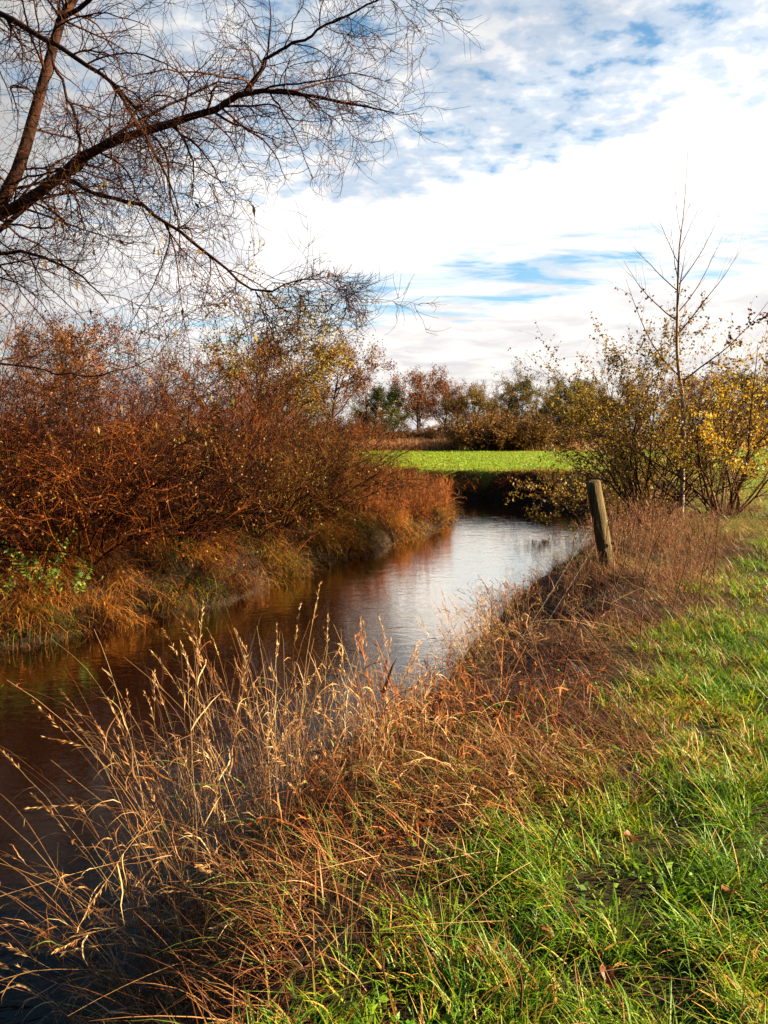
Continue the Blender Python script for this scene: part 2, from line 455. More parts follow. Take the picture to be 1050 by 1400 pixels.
# ------------------------------------------------------------------ ground and river
RIVER = np.array([(-22, -42), (-11, -9), (-8.2, 2), (-6.6, 7), (-5.1, 9.96), (-4.46, 10.77), (-3.72, 11.77), (-2.79, 12.8), (-1.59, 15.73), (-0.09, 18.7),
                  (1.66, 23.0), (2.35, 26.3), (1.9, 28.2), (-1, 29.4), (-8, 31), (-30, 34), (-90, 40),
                  (-90, 47), (-30, 39), (-8, 35.2), (0, 33.4), (2.64, 32.6), (5.4, 31.2), (7.4, 28.6), (7.1, 25), (6.6, 21), (4.5, 17.4), (2.4, 13.0),
                  (0.95, 9.4), (0.45, 7.6), (-0.18, 6.39), (-0.85, 5.3), (-1.12, 4.03), (-1.25, 3.0), (-1.7, 0), (-4.5, -9), (-14, -42)], float)


def river_sd(x, y):
    """distance to the waterline, negative in the water"""
    x = np.asarray(x, float); y = np.asarray(y, float)
    a = RIVER; b = np.roll(RIVER, -1, 0)
    best = np.full(x.shape, 1e9); ins = np.zeros(x.shape, bool)
    for (ax, ay), (bx, by) in zip(a, b):
        dx, dy = bx - ax, by - ay
        t = np.clip(((x - ax) * dx + (y - ay) * dy) / (dx * dx + dy * dy), 0, 1)
        best = np.minimum(best, np.hypot(x - ax - t * dx, y - ay - t * dy))
        if dy != 0:
            c = ((ay > y) != (by > y)) & (x < (bx - ax) * (y - ay) / dy + ax)
            ins ^= c
    return np.where(ins, -best, best)


def on_left(x, y):
    """inside of the bend, the scrubby bank"""
    lx = np.interp(y, [-42, -9, 2, 7, 10, 12.8, 15.7, 18.7, 23, 26.3, 28], [-20, -10, -6, -4, -2.8, -0.6, 0.4, 1.6, 3, 4, 2.2])
    return (x < lx) & (y < 30)


def ground_z(x, y):
    x = np.asarray(x, float); y = np.asarray(y, float)
    sd = river_sd(x, y) + (fbm(x, y, 1.3, 3) - 0.5) * np.where(y > 27, 0.8, 0.35)
    w = np.where(y > 30, 0.75, np.where(on_left(x, y), 1.9, np.interp(y, [2.6, 4.2], [1.05, 1.75])))
    top = np.where(on_left(x, y), 1.05, 1.2)
    t = np.clip(sd / w, 0, 1)
    z = top * np.where(t < 0.12, t * 2.2, 0.264 + (t - 0.12) * 0.8364) - np.clip(-sd, 0, 1.2) * 0.6
    z = z + np.where(sd > 0, np.clip(sd, 0, 1.5) / 1.5, 0) * ((fbm(x, y, 0.7, 9) - 0.5) * 0.16 + (fbm(x, y, 0.06, 21) - 0.5) * 0.30 * np.clip((y - 8) / 30, 0, 1))
    return z


def pts3(x, y, dz=0.0):
    return np.stack([x, y, ground_z(x, y) + dz], -1)


def build_ground():
    def axis(a, b, st, lim):
        v = list(np.arange(a, b + 1e-6, st)); s = st
        lo, hi = a, b
        while hi < lim: s *= 1.22; hi += s; v.append(hi)
        s = st
        while lo > -lim: s *= 1.22; lo -= s; v.insert(0, lo)
        return np.array(v)
    xs = axis(-12, 13, 0.14, 2500); ys = axis(0, 36, 0.14, 2500)
    X, Y = np.meshgrid(xs, ys)
    Z = ground_z(X, Y)
    nx, ny = len(xs), len(ys)
    i = (np.arange(ny - 1) * nx)[:, None] + np.arange(nx - 1)[None]
    F = np.stack([i, i + 1, i + nx + 1, i + nx], -1).reshape(-1, 4)
    sd = river_sd(X, Y)
    edge = np.where(Y > 30, 0.5, 1.7)
    turf = np.clip((sd + (fbm(X, Y, 1.6, 5) - 0.5) * 1.2 - edge) / 0.7, 0, 1) * np.where(on_left(X, Y), 0.0, 1.0) * (0.12 + 0.88 * np.clip((Y - 9) / 14, 0, 1))
    me = make_mesh('ground', np.stack([X, Y, Z], -1), F, turf, mat_ground())
    tag(link('ground', me), 'grassy river bank and flat meadow ground', None, None, 'structure')
    # water: one level sheet under the banks
    wx = np.array([-95, 12]); 
    V = np.array([(-95, -42, 0), (12, -42, 0), (12, 50, 0), (-95, 50, 0)], float)
    me = make_mesh('river_water', V, np.array([[0, 1, 2, 3]]), None, mat_water())
    tag(link('river_water', me), 'dark brown river water reflecting the sky', None, None, 'structure')


build_ground()


def wedge(n, y0, y1, rg, pw=1.0, m=0.8, xr=None):
    """points across the view's width and a bit beyond, denser close by when pw > 1"""
    y = y0 + (y1 - y0) * rg.random(n) ** pw
    x = (rg.random(n) * 2 - 1) * (0.53 * y + m)
    if xr: k = (x > xr[0]) & (x < xr[1]); x, y = x[k], y[k]
    return x, y


def stuff(name, mb, mat, label, cat):
    return tag(link(name, mb.mesh(name, mat)), label, cat, None, 'stuff')


# ------------------------------------------------------------------ grass
def meadow_grass():
    rg = np.random.default_rng(11)
    mb = MB()
    for (y0, y1, n, h0, h1, w, pw) in ((1.2, 3.4, 90000, 0.06, 0.18, 0.0062, 1.0), (3.4, 6.5, 130000, 0.06, 0.17, 0.0075, 1.0), (6.5, 14, 190000, 0.05, 0.14, 0.0105, 1.0), (14, 36, 150000, 0.05, 0.13, 0.018, 1.0)):
        x, y = wedge(n, y0, y1, rg, pw, 0.8)
        k = ~on_left(x, y); x, y = x[k], y[k]
        sd = river_sd(x, y)
        cl = fbm(x, y, 2.2, 31); cl2 = fbm(x, y, 6.5, 41)
        edge = np.interp(y, [0, 2.1, 2.7, 3.3, 4.5, 6, 9, 14, 20, 26, 28], [0.60, 0.80, 1.30, 1.95, 2.15, 2.1, 2.8, 3.9, 4.2, 1.5, 0.6])
        keep = (sd + (fbm(x, y, 1.4, 5) - 0.5) * 1.0 > edge + 0.05) & (rg.random(len(x)) < 0.06 + 2.4 * np.clip(cl2 - 0.36, 0, 1))
        x, y, sd, cl, cl2 = x[keep], y[keep], sd[keep], cl[keep], cl2[keep]
        n = len(x)
        base = pts3(x, y, -0.01)
        h = (h0 + (h1 - h0) * rg.random(n) ** 1.3) * (0.45 + 1.2 * cl2) * (0.65 + 0.8 * vnoise(x, y, 1.1, 33))
        # tufts lean together
        az = 2 * math.pi * vnoise(x, y, 5.0, 51) * 2 + rg.normal(size=n) * 1.2
        dry = np.clip((fbm(x, y, 1.3, 61) - 0.54) * 3.0, 0, 0.5) + np.clip((2.6 - sd) * 0.10, 0, 0.3)
        far = np.clip((y - 12) / 15, 0, 1)
        tint = np.where(rg.random(n) < 0.07 + dry * 0.8, 0.72 + 0.28 * rg.random(n), np.clip(0.10 + 0.55 * rg.random(n) + (cl - 0.5) * 0.5 + far * 0.1, 0, 0.70))
        blades(mb, base, az, h, w * (0.6 + 0.8 * rg.random(n)), 5 + 40 * rg.random(n), 45 + 80 * rg.random(n), 5 if y0 < 6 else 3, tint, 1.0, rg, 0.2)
    stuff('meadow_grass', mb, M['green'], 'short green meadow grass covering the right bank', 'grass')
    # broad-leaved weeds low in the turf
    mb = MB()
    x, y = wedge(26000, 1.3, 9, rg, 1.2, 0.8)
    k = ~on_left(x, y) & (river_sd(x, y) > 1.3) & (rg.random(len(x)) < np.clip((fbm(x, y, 1.7, 111) - 0.5) * 3.2, 0, .8)); x, y = x[k], y[k]; n = len(x)
    a = rg.random(n) * 6.283
    mb.leaves(pts3(x, y, 0.015 + 0.05 * rg.random(n)), np.stack([np.cos(a), np.sin(a), 0.15 + 0.35 * rg.random(n)], -1), 0.016 + 0.026 * rg.random(n), 0.012 + 0.012 * rg.random(n), .5 * rg.random(n), rg)
    stuff('meadow_weeds', mb, M['green'], 'broad-leaved low weeds scattered through the near meadow grass', 'weeds')
    # the meadow across the river, mown short, seen low
    mb = MB()
    y = 33 + 36 * rg.random(80000); x = (rg.random(len(y)) * 2 - 1) * (0.55 * y + 2)
    k = (river_sd(x, y) > 0.7) & ~on_left(x, y); x, y = x[k], y[k]; n = len(x)
    cl = fbm(x, y, 0.25, 71)
    blades(mb, pts3(x, y, -0.01), rg.random(n) * 6.28, 0.06 + 0.10 * rg.random(n) * (0.4 + cl), 0.03 + 0.03 * rg.random(n), 10 + 30 * rg.random(n), 40 + 40 * rg.random(n), 3,
           np.where(rg.random(n) < 0.03 + 0.35 * np.clip(fbm(x, y, 0.14, 75) - 0.5, 0, 1), 0.80, 0.38 + 0.27 * np.clip(cl + rg.normal(size=n) * 0.15, 0, 1)), 1, rg)
    stuff('far_meadow_grass', mb, M['green'], 'bright green mown grass of the meadow across the river', 'grass')


def bank_grass_right():
    """matted dead grass on the near bank, long straws lying in every direction"""
    rg = np.random.default_rng(12)
    mb = MB()
    for (y0, y1, n, w) in ((1.2, 7, 66000, 0.0050), (7, 14, 34000, 0.007), (14, 30, 26000, 0.013)):
        x, y = wedge(n * 3, y0, y1, rg, 1.0, 0.9)
        sd = river_sd(x, y)
        e = np.interp(y, [0, 2.1, 2.7, 3.3, 4.5, 6, 9, 14, 20, 26, 28], [0.60, 0.8, 1.35, 2.0, 2.35, 2.35, 3.1, 4.1, 4.4, 1.6, 0.8])
        k = ~on_left(x, y) & (sd > 0.02) & (sd + (fbm(x, y, 1.4, 5) - 0.5) * 1.3 < e + 0.5 * rg.random(len(x)))
        k &= rg.random(len(x)) < 0.12 + 2.2 * np.clip(fbm(x, y, 2.6, 83) - 0.40, 0, 1)
        x, y, sd = x[k][:n], y[k][:n], sd[k][:n]; n_ = len(x)
        # most of the straw is laid over towards the water
        gx = (river_sd(x + 0.05, y) - sd) / 0.05; gy = (river_sd(x, y + 0.05) - sd) / 0.05
        az = np.arctan2(-gy, -gx) + rg.normal(size=n_) * 1.1
        h = 0.10 + 0.36 * rg.random(n_) ** 1.8
        patch = fbm(x, y, 1.1, 81)
        tint = np.clip(-0.12 + 0.62 * rg.random(n_) + (patch - 0.5) * 0.9, 0, 0.93)
        gr = rg.random(n_) < np.clip((patch - 0.50) * 2.0, 0, np.where(y < 4.2, 0.16, 0.45))
        tint = np.where(gr, 1.0, tint)
        blades(mb, pts3(x, y, -0.01), az, h, w * (0.5 + 0.8 * rg.random(n_)), 15 + 55 * rg.random(n_), 65 + 50 * rg.random(n_), 6, tint, 0.8, rg, 0.5)
    # long fallen straws
    x, y = wedge(1100, 1.5, 12, rg, 1.1, 0.8)
    sd = river_sd(x, y); k = ~on_left(x, y) & (sd > 0.15) & (sd < 2.1); x, y = x[k], y[k]; n_ = len(x)
    P = bend_paths(pts3(x, y, 0.02 + 0.12 * rg.random(n_)), rg.random(n_) * 6.28, 0.25 + 0.65 * rg.random(n_), 62 + 26 * rg.random(n_), 80 + 16 * rg.random(n_), 8, 1.0, 0.55, rg)
    P[:, :, 2] = np.maximum(P[:, :, 2], ground_z(P[:, :, 0], P[:, :, 1]) + 0.02)
    mb.tubes(P, taper(0.0009 + 0.0009 * rg.random(n_), 8, 0.4), 3, 0.30 + 0.65 * rg.random(n_))
    stuff('matted_dry_grass', mb, M['straw'], 'matted dead straw-coloured grass on the near bank', 'grass')


def bank_grass_left():
    rg = np.random.default_rng(13)
    mb = MB()
    n = 300000
    x, y = wedge(n * 3, 8.5, 31, rg, 1.25, 1.2)
    sd = river_sd(x, y)
    k = on_left(x, y) & (sd > -0.06) & (sd < 4.5) & (rg.random(len(x)) < np.where(sd < 2.4, 1, 0.3)); x, y, sd = x[k], y[k], sd[k]
    gx = (river_sd(x + 0.05, y) - sd) / 0.05; gy = (river_sd(x, y + 0.05) - sd) / 0.05
    tuft = vnoise(x, y, 2.3, 91)
    dens = fbm(x, y, 1.5, 92)
    k = rg.random(len(x)) < 0.10 + 1.7 * np.clip(dens - 0.38, 0, 1); x, y, sd, gx, gy, tuft, dens = [a[k] for a in (x, y, sd, gx, gy, tuft, dens)]
    n = len(x)
    az = np.arctan2(-gy, -gx) + rg.normal(size=n) * 0.8
    h = (0.18 + 0.55 * rg.random(n)) * (0.45 + 1.1 * dens)
    patch = fbm(x, y, 0.8, 95)
    tint = np.clip(0.05 + 0.5 * rg.random(n) + (patch - 0.5) * 0.9 + (tuft - 0.5) * 0.6 + np.where(sd < 1.1, 0.20 * (tuft > .45), 0), 0, 0.70)
    gr = rg.random(n) < np.clip((fbm(x, y, 1.1, 97) - 0.53) * 2.4, 0.03, 0.5)
    tint = np.where(gr, 0.76 + 0.24 * rg.random(n), tint)
    blades(mb, pts3(x, y, -0.02), az, h, (0.005 + 0.0006 * y) * (0.6 + 0.8 * rg.random(n)), 8 + 35 * rg.random(n), 80 + 90 * rg.random(n), 6, tint, 0.9, rg, 0.25)
    stuff('bank_grass', mb, M['bank'], 'rank orange and green grass drooping over the scrubby bank', 'grass')


def far_bank_grass():
    rg = np.random.default_rng(14)
    mb = MB()
    y = 20 + 20 * rg.random(120000); x = -14 + 24 * rg.random(len(y))
    sd = river_sd(x, y); k = (sd > 0) & (sd < 0.9 + 0.8 * vnoise(x, y, 0.8, 4)) & ~on_left(x, y) & ((y > 27) | (x > 5)); x, y, sd = x[k], y[k], sd[k]; n = len(x)
    gx = (river_sd(x + 0.05, y) - sd) / 0.05; gy = (river_sd(x, y + 0.05) - sd) / 0.05
    az = np.arctan2(-gy, -gx) + rg.normal(size=n) * 0.7
    tint = np.clip(0.22 + 0.42 * rg.random(n) ** 1.2 + (fbm(x, y, 0.8, 3) - 0.5) * 0.3, 0, 1)
    tint = np.where(rg.random(n) < np.clip((fbm(x, y, 0.6, 8) - 0.5) * 2.0, 0.0, 0.5), 0.9 + 0.1 * rg.random(n), tint)
    blades(mb, pts3(x, y, -0.02), az, (0.22 + 0.35 * rg.random(n)) * (0.5 + vnoise(x, y, 1.2, 6)) * np.where(sd > .7, 0.8, 1), 0.014 + 0.012 * rg.random(n), 10 + 40 * rg.random(n), 80 + 70 * rg.random(n), 4, tint, 1, rg)
    stuff('far_bank_grass', mb, M['bank'], 'dark brown rough grass hanging over the far river bank', 'grass')


def reed_strip():
    rg = np.random.default_rng(15)
    mb = MB()
    n = 42000
    y = 66 + 9 * rg.random(n); x = -22 + 56 * rg.random(n)
    edge = 66 + 2.2 * vnoise(x, x * 0, 0.25, 5); k = (y > edge) & ((x < 6.2 + rg.normal(size=n) * 0.5) | (rg.random(n) < 0.12)); x, y = x[k], y[k]; n = len(x)
    h = (0.75 + 0.45 * rg.random(n)) * (0.75 + 0.5 * vnoise(x, y, 0.3, 2))
    blades(mb, pts3(x, y, -0.02), rg.random(n) * 6.28, h, 0.035 + 0.03 * rg.random(n), 2 + 8 * rg.random(n), 8 + 30 * rg.random(n), 4, np.clip(0.62 + 0.4 * rg.random(n), 0, 1), 1, rg)
    stuff('reed_bed', mb, M['pink'], 'pale pinkish reeds in a strip beyond the far meadow', 'reeds')


meadow_grass(); bank_grass_right(); bank_grass_left(); far_bank_grass(); reed_strip()


# ------------------------------------------------------------------ the overhanging tree
def overhanging_tree():
    rg = np.random.default_rng(21)
    base = np.array([-5.75, 8.9, float(ground_z(-5.75, 8.9)) - 0.05])
    root = thing('overhanging_tree', 'bare reddish-barked tree leaning in from the left, long boughs arching over the river', 'tree', tuple(base))
    fork = (-4.95, 8.8, 4.55)
    defs = {
        'trunk': ([(*base, .24), (-5.6, 8.9, 2.4, .215), (-5.35, 8.85, 3.5, .20), (*fork, .18)]),
        'up': ([(*fork, .15), (-4.6, 8.8, 4.92, .135), (-4.07, 8.8, 5.7, .118), (-3.79, 8.9, 6.59, .10), (-3.64, 9, 7.25, .092), (-3.37, 9.1, 7.83, .085), (-2.92, 9.3, 8.87, .06), (-2.6, 9.4, 10.2, .03)]),
        'bough': ([(*fork, .14), (-4.54, 8.7, 5.06, .115), (-3.63, 8.5, 5.46, .095), (-3.11, 8.4, 5.8, .085), (-2.53, 8.3, 5.97, .075), (-1.65, 8.1, 6.15, .055), (-1.34, 8.0, 6.24, .048), (-0.89, 7.9, 6.19, .032), (-0.39, 7.8, 6.07, .022), (0.1, 7.7, 5.93, .010)]),
        'b2': ([(-1.38, 8, 6.24, .036), (-1.1, 7.9, 6.53, .028), (-0.67, 7.8, 6.7, .022), (-0.17, 7.6, 6.83, .015), (0.18, 7.5, 6.9, .007)]),
        'c': ([(-5.0, 8.5, 7.7, .06), (-4.34, 8.3, 7.33, .055), (-3.86, 8.2, 7.08, .05), (-3.35, 8, 6.75, .045), (-2.92, 7.8, 6.45, .038), (-2.51, 7.6, 6.12, .03), (-2.25, 7.5, 5.68, .024), (-2.03, 7.4, 5.32, .018), (-1.86, 7.3, 4.84, .008)]),
        'd': ([(-3.35, 8.4, 5.55, .042), (-2.97, 8.2, 5.33, .036), (-2.39, 8.0, 5.13, .032), (-1.91, 7.8, 4.76, .028), (-1.51, 7.6, 4.44, .023), (-1.22, 7.5, 4.22, .018), (-0.86, 7.4, 4.3, .012), (-0.58, 7.3, 4.28, .009), (-0.3, 7.2, 4.13, .005)]),
        'd2': ([(-1.22, 7.5, 4.22, .014), (-1.12, 7.4, 3.98, .011), (-1.0, 7.3, 3.72, .008), (-0.88, 7.3, 3.45, .004)]),
        'e': ([(-3.33, 8, 6.75, .03), (-3.14, 7.9, 6.31, .024), (-2.98, 7.8, 5.86, .022), (-2.93, 7.7, 5.59, .02), (-3.0, 7.6, 5.32, .016), (-2.95, 7.5, 4.89, .007)]),
        'g': ([(-3.1, 9.2, 8.5, .06), (-2.3, 8.9, 8.95, .05), (-1.4, 8.5, 9.1, .04), (-0.8, 8.2, 8.85, .026), (-0.35, 8.0, 8.3, .012)]),
        'g2': ([(-3.5, 9.05, 7.5, .045), (-2.7, 8.7, 7.75, .038), (-1.9, 8.4, 7.8, .03), (-1.1, 8.2, 7.65, .02), (-0.4, 8.1, 7.3, .010)]),
        'h': ([(-4.95, 8.75, 4.3, .05), (-4.5, 8.7, 3.72, .036), (-3.95, 8.7, 3.62, .028), (-3.4, 8.7, 3.52, .022), (-2.95, 8.7, 3.58, .017), (-2.5, 8.7, 3.75, .008)]),
        'i': ([(-4.95, 8.75, 4.45, .055), (-4.3, 8.2, 4.62, .04), (-3.7, 8.0, 4.7, .03), (-3.1, 7.8, 4.5, .02), (-2.7, 7.7, 4.15, .009)]),
        'j': ([(-4.85, 8.8, 4.7, .06), (-4.2, 8.9, 5.25, .05), (-3.5, 9.1, 5.9, .04), (-2.7, 9.2, 6.5, .03), (-2.0, 9.3, 6.85, .018), (-1.3, 9.3, 6.9, .008)]),
    }
    K = 22
    P, Rr, names = [], [], []
    for k, pts in defs.items():
        s = smooth_path(pts, K)
        s[1:-1, :3] += rg.normal(size=(K - 2, 3)) * 0.012
        P.append(s[:, :3]); Rr.append(s[:, 3] * (1.0 if k == 'trunk' else 0.42 if k == 'h' else 0.57)); names.append(k)
    P = np.array(P); Rr = np.array(Rr)
    off = base
    mb = MB(); mb.tubes(P[:2] - off, Rr[:2], 10, None, rg)
    link('trunk', mb.mesh('trunk', M['bark_red']), root)
    for i in range(2, len(P)):
        mb = MB(); mb.tubes((P[i:i + 1] - off), Rr[i:i + 1], 7, None, rg)
        link('branch', mb.mesh('branch', M['bark_red']), root)
    # boughs and twigs
    Pl, Rl = P[1:], Rr[1:]
    ln = np.linalg.norm(np.diff(Pl, axis=1), axis=2).sum(1)
    S, D, r, t, ix = spawn(Pl, Rl, np.maximum(4, (ln * 6.0)).astype(int), 0.15, 1.0, 30, 80, rg)
    D = nrm(D + np.array([0.14, -0.05, -0.15]))
    n = len(S)
    r1 = np.clip(r * 0.5, 0.0045, 0.014)
    P1 = grow(S, D, (0.45 + 0.95 * rg.random(n)) * np.where(S[:, 0] > -0.6, 0.62, 1.12) * np.where((S[:, 2] < 4.7) & (S[:, 0] > -1.1), 0.32, 1), 13, np.stack([0.25 + rg.normal(size=n) * .7, rg.normal(size=n) * .5, rg.normal(size=n) * 0.6 - 0.85], -1), 0.16, rg)
    R1 = taper(r1, 13, 0.25)
    S, D, r, t, ix = spawn(P1, R1, 10, 0.08, 1.0, 30, 75, rg)
    n = len(S)
    r2 = np.clip(r * 0.6, 0.0034, 0.0065)
    P2 = grow(S, D, (0.22 + 0.5 * rg.random(n)) * np.where((S[:, 2] < 4.7) & (S[:, 0] > -0.8), 0.6, 1), 9, np.stack([0.2 + rg.normal(size=n) * .8, rg.normal(size=n) * .6, rg.normal(size=n) * 0.7 - 0.2], -1), 0.18, rg)
    R2 = taper(r2, 9, 0.4)
    S, D, r, t, ix = spawn(P2, R2, 5, 0.1, 1.0, 30, 70, rg)
    n = len(S)
    r3 = np.clip(r * 0.62, 0.0023, 0.0034)
    P3 = grow(S, D, 0.08 + 0.24 * rg.random(n), 6, np.stack([rg.normal(size=n) * .8, rg.normal(size=n) * .6, rg.normal(size=n) * 0.6 + 0.3], -1), 0.13, rg)
    R3 = taper(r3, 6, 0.5)
    # nothing grows out over the meadow side
    mb = MB()
    mb.tubes(P1 - off, R1, 4, 0.5 + 0.5 * rg.random(len(P1)), rg); mb.tubes(P2 - off, R2, 3, None, rg); mb.tubes(P3 - off, R3, 3, None, rg)
    tw = link('twigs', mb.mesh('twigs', M['twig_dark']), root)
    # the last few leaves, hanging
    k = np.where((P2[:, -1, 2] < 5.3) & (P2[:, -1, 0] < -0.4))[0]
    k = rg.choice(k, 110, replace=False)
    mb = MB()
    mb.leaves(P2[k, -1] - off, np.array([0, 0, -1.]) + rg.normal(size=(110, 3)) * 0.3, 0.06 + 0.05 * rg.random(110), 0.030, 0.3 + 0.7 * rg.random(110), rg)
    link('leaves', mb.mesh('leaves', M['leaf_olive']), root)


overhanging_tree()


# ------------------------------------------------------------------ shrubs
def shrub_parts(seed, h, spread, nst, n1, n2, droop, r0, twig, leaf=None, nleaf=0, lsize=0.05, stem_mat=None, upright=0.0, base_r=0.35, kr=1.0, n3=0, lw=0.6, zmin=-9):
    """many stems fanning from a stool, branching twice; returns meshes (stems, twigs, leaves)"""
    rg = np.random.default_rng(seed)
    a = rg.random(nst) * 6.283; rad = base_r * np.sqrt(rg.random(nst))
    S = np.stack([rad * np.cos(a), rad * np.sin(a), np.full(nst, -0.08)], -1)
    th = np.radians(spread) * rg.random(nst) ** 0.7
    a2 = a + rg.normal(size=nst) * 0.5
    D = np.stack([np.sin(th) * np.cos(a2), np.sin(th) * np.sin(a2), np.cos(th)], -1)
    L = h * (0.72 + 0.34 * rg.random(nst)) * (1 + 0.15 * np.sin(th))
    out = np.stack([np.cos(a2), np.sin(a2), 0 * a2], -1)
    P0 = grow(S, D, L, 12, out * (droop * 0.5) + np.array([0, 0, -droop + upright]) + rg.normal(size=(nst, 3)) * 0.5, 0.09, rg)
    R0 = taper(r0 * (0.6 + 0.7 * rg.random(nst)), 12, 0.16)
    S, D, r, t, ix1 = spawn(P0, R0, n1, 0.15, 1.0, 15, 55, rg)
    n = len(S)
    P1 = grow(S, D, h * (0.16 + 0.26 * rg.random(n)) * (1.15 - 0.5 * t), 8, np.array([0, 0, 0.25 + upright - droop * 0.6]) + rg.normal(size=(n, 3)) * 0.5, 0.15, rg)
    R1 = taper(np.clip(r * 0.55, 0.0022 * kr, 0.012), 8, 0.3)
    S, D, r, t, ix = spawn(P1, R1, n2, 0.15, 1.0, 20, 60, rg)
    n = len(S)
    P2 = grow(S, D, h * (0.05 + 0.12 * rg.random(n)), 5, np.array([0, 0, 0.2 + upright - droop * 0.5]) + rg.normal(size=(n, 3)) * 0.6, 0.18, rg)
    R2 = taper(np.clip(r * 0.6, 0.0016 * kr, 0.004 * kr), 5, 0.5)
    t0 = rg.random(nst); t1 = np.clip(t0[ix1] + rg.normal(size=len(ix1)) * 0.22, 0, 1); t2 = np.clip(t1[ix] + rg.normal(size=len(ix)) * 0.12, 0, 1)
    sm = MB(); sm.tubes(P0, R0, 5, t0, rg)
    tm = MB(); tm.tubes(P1, R1, 3, t1, rg); tm.tubes(P2, R2, 3, t2, rg)
    res = [sm.mesh('stems', stem_mat or twig), tm.mesh('twigs', twig), None]
    if leaf is not None:
        lm = MB()
        al = np.concatenate([P1[:, 2:].reshape(-1, 3), P2.reshape(-1, 3), P2.reshape(-1, 3)])
        al = al[al[:, 2] > zmin]
        # leaves keep to some shoots and leave others bare
        wt = np.clip(vnoise(al[:, 0] * 2 + al[:, 2], al[:, 1] * 2 - al[:, 2], 1.6, seed + 7) * 1.6 - 0.35, 0.04, 1); wt = wt / wt.sum()
        k = rg.choice(len(al), nleaf, p=wt)
        pos = al[k] + rg.normal(size=(nleaf, 3)) * 0.02
        cl = np.clip(0.5 + 0.9 * (vnoise(pos[:, 0] * 1.3 + pos[:, 2], pos[:, 1] + pos[:, 2] * 0.7, 1.3, seed) - 0.5) + rg.normal(size=nleaf) * 0.2, 0, 1)
        lm.leaves(pos, rg.normal(size=(nleaf, 3)) + np.array([0, 0, -0.6]), lsize * (0.6 + 0.7 * rg.random(nleaf)), lsize * lw * (0.6 + 0.6 * rg.random(nleaf)), cl, rg)
        res[2] = lm.mesh('leaves', leaf)
    return res


def put_shrub(name, meshes, label, cat, x, y, rz=0.0, scale=1.0, group=None, names=('stems', 'twigs', 'leaves')):
    root = thing(name, label, cat, (x, y, float(ground_z(x, y)) - 0.02), rz, group, scale)
    for nm, me in zip(names, meshes):
        if me is not None: link(nm, me, root)
    return root


def gz(x, y): return float(ground_z(x, y))


def left_scrub():
    kinds = [
        shrub_parts(101, 3.2, 62, 56, 10, 6, 0.65, 0.017, M['twig_red'], M['leaf_brown'], 2600, 0.05, None, 0.0, 0.7, 2.1),
        shrub_parts(102, 3.0, 48, 64, 9, 6, 0.30, 0.015, M['twig_red'], M['leaf_brown'], 1500, 0.045, None, 0.1, 0.6, 2.1),
        shrub_parts(103, 3.2, 55, 60, 9, 6, 0.45, 0.016, M['twig_tan'], M['leaf_gold'], 1300, 0.055, None, 0.05, 0.7, 2.1),
        shrub_parts(104, 3.3, 66, 50, 10, 6, 0.85, 0.019, M['twig_red'], M['leaf_olive'], 1500, 0.05, None, 0.0, 0.8, 2.1),
    ]
    grp = 'bare scrub along the left bank'
    spots = [  # kind, x, y, scale, turn, label
        (3, -6.6, 11.0, 1.0, 0.4, 'arching red-brown scrub bush at the left edge beneath the overhanging tree'),
        (0, -5.1, 12.5, 1.02, 1.9, 'dense red-brown bush behind the green nettles on the left bank'),
        (1, -3.9, 13.9, 1.08, 3.0, 'rust-twigged bush rising above the drooping grass, right of the nettles'),
        (2, -2.8, 16.0, 1.02, 5.1, 'tan-twigged bush with yellowish leaves midway along the left bank'),
        (1, -1.8, 18.6, 0.95, 0.9, 'upright rusty bush just behind the grassy bank where the river narrows'),
        (2, -1.1, 21.0, 0.80, 2.4, 'small tan bush last in the row before the reddish stalks of the point'),
        (0, -8.6, 14.0, 1.30, 2.2, 'tall russet bush at the left edge, in the second row of the scrub'),
        (1, -6.7, 16.4, 1.30, 4.4, 'tall rusty bush behind the dense red-brown one'),
        (3, -5.1, 18.4, 1.20, 0.2, 'broad olive-leaved bush standing behind the tan-twigged one'),
        (1, -3.9, 21.0, 1.18, 5.7, 'slender-twigged bush below the feathery pale tree'),
        (0, -2.6, 24.0, 1.02, 3.6, 'low russet bush furthest right in the back row of scrub'),
        (2, -10.6, 19.5, 1.55, 1.2, 'large pale-twigged bush showing over the scrub at the left edge'),
        (0, -8.2, 22.5, 1.50, 4.0, 'large brown bush on the skyline left of the feathery pale tree'),
        (1, -5.8, 26.0, 1.45, 2.9, 'large upright bush at the foot of the feathery pale tree'),
    ]
    protos = {}
    for k, x, y, s, rz, lab in spots:
        if k not in protos:
            protos[k] = put_shrub('scrub_bush', kinds[k], lab, 'bush', x, y, rz, s, grp)
        else:
            dup(protos[k], (x, y, gz(x, y) - 0.02), rz, lab, grp, s)


left_scrub()


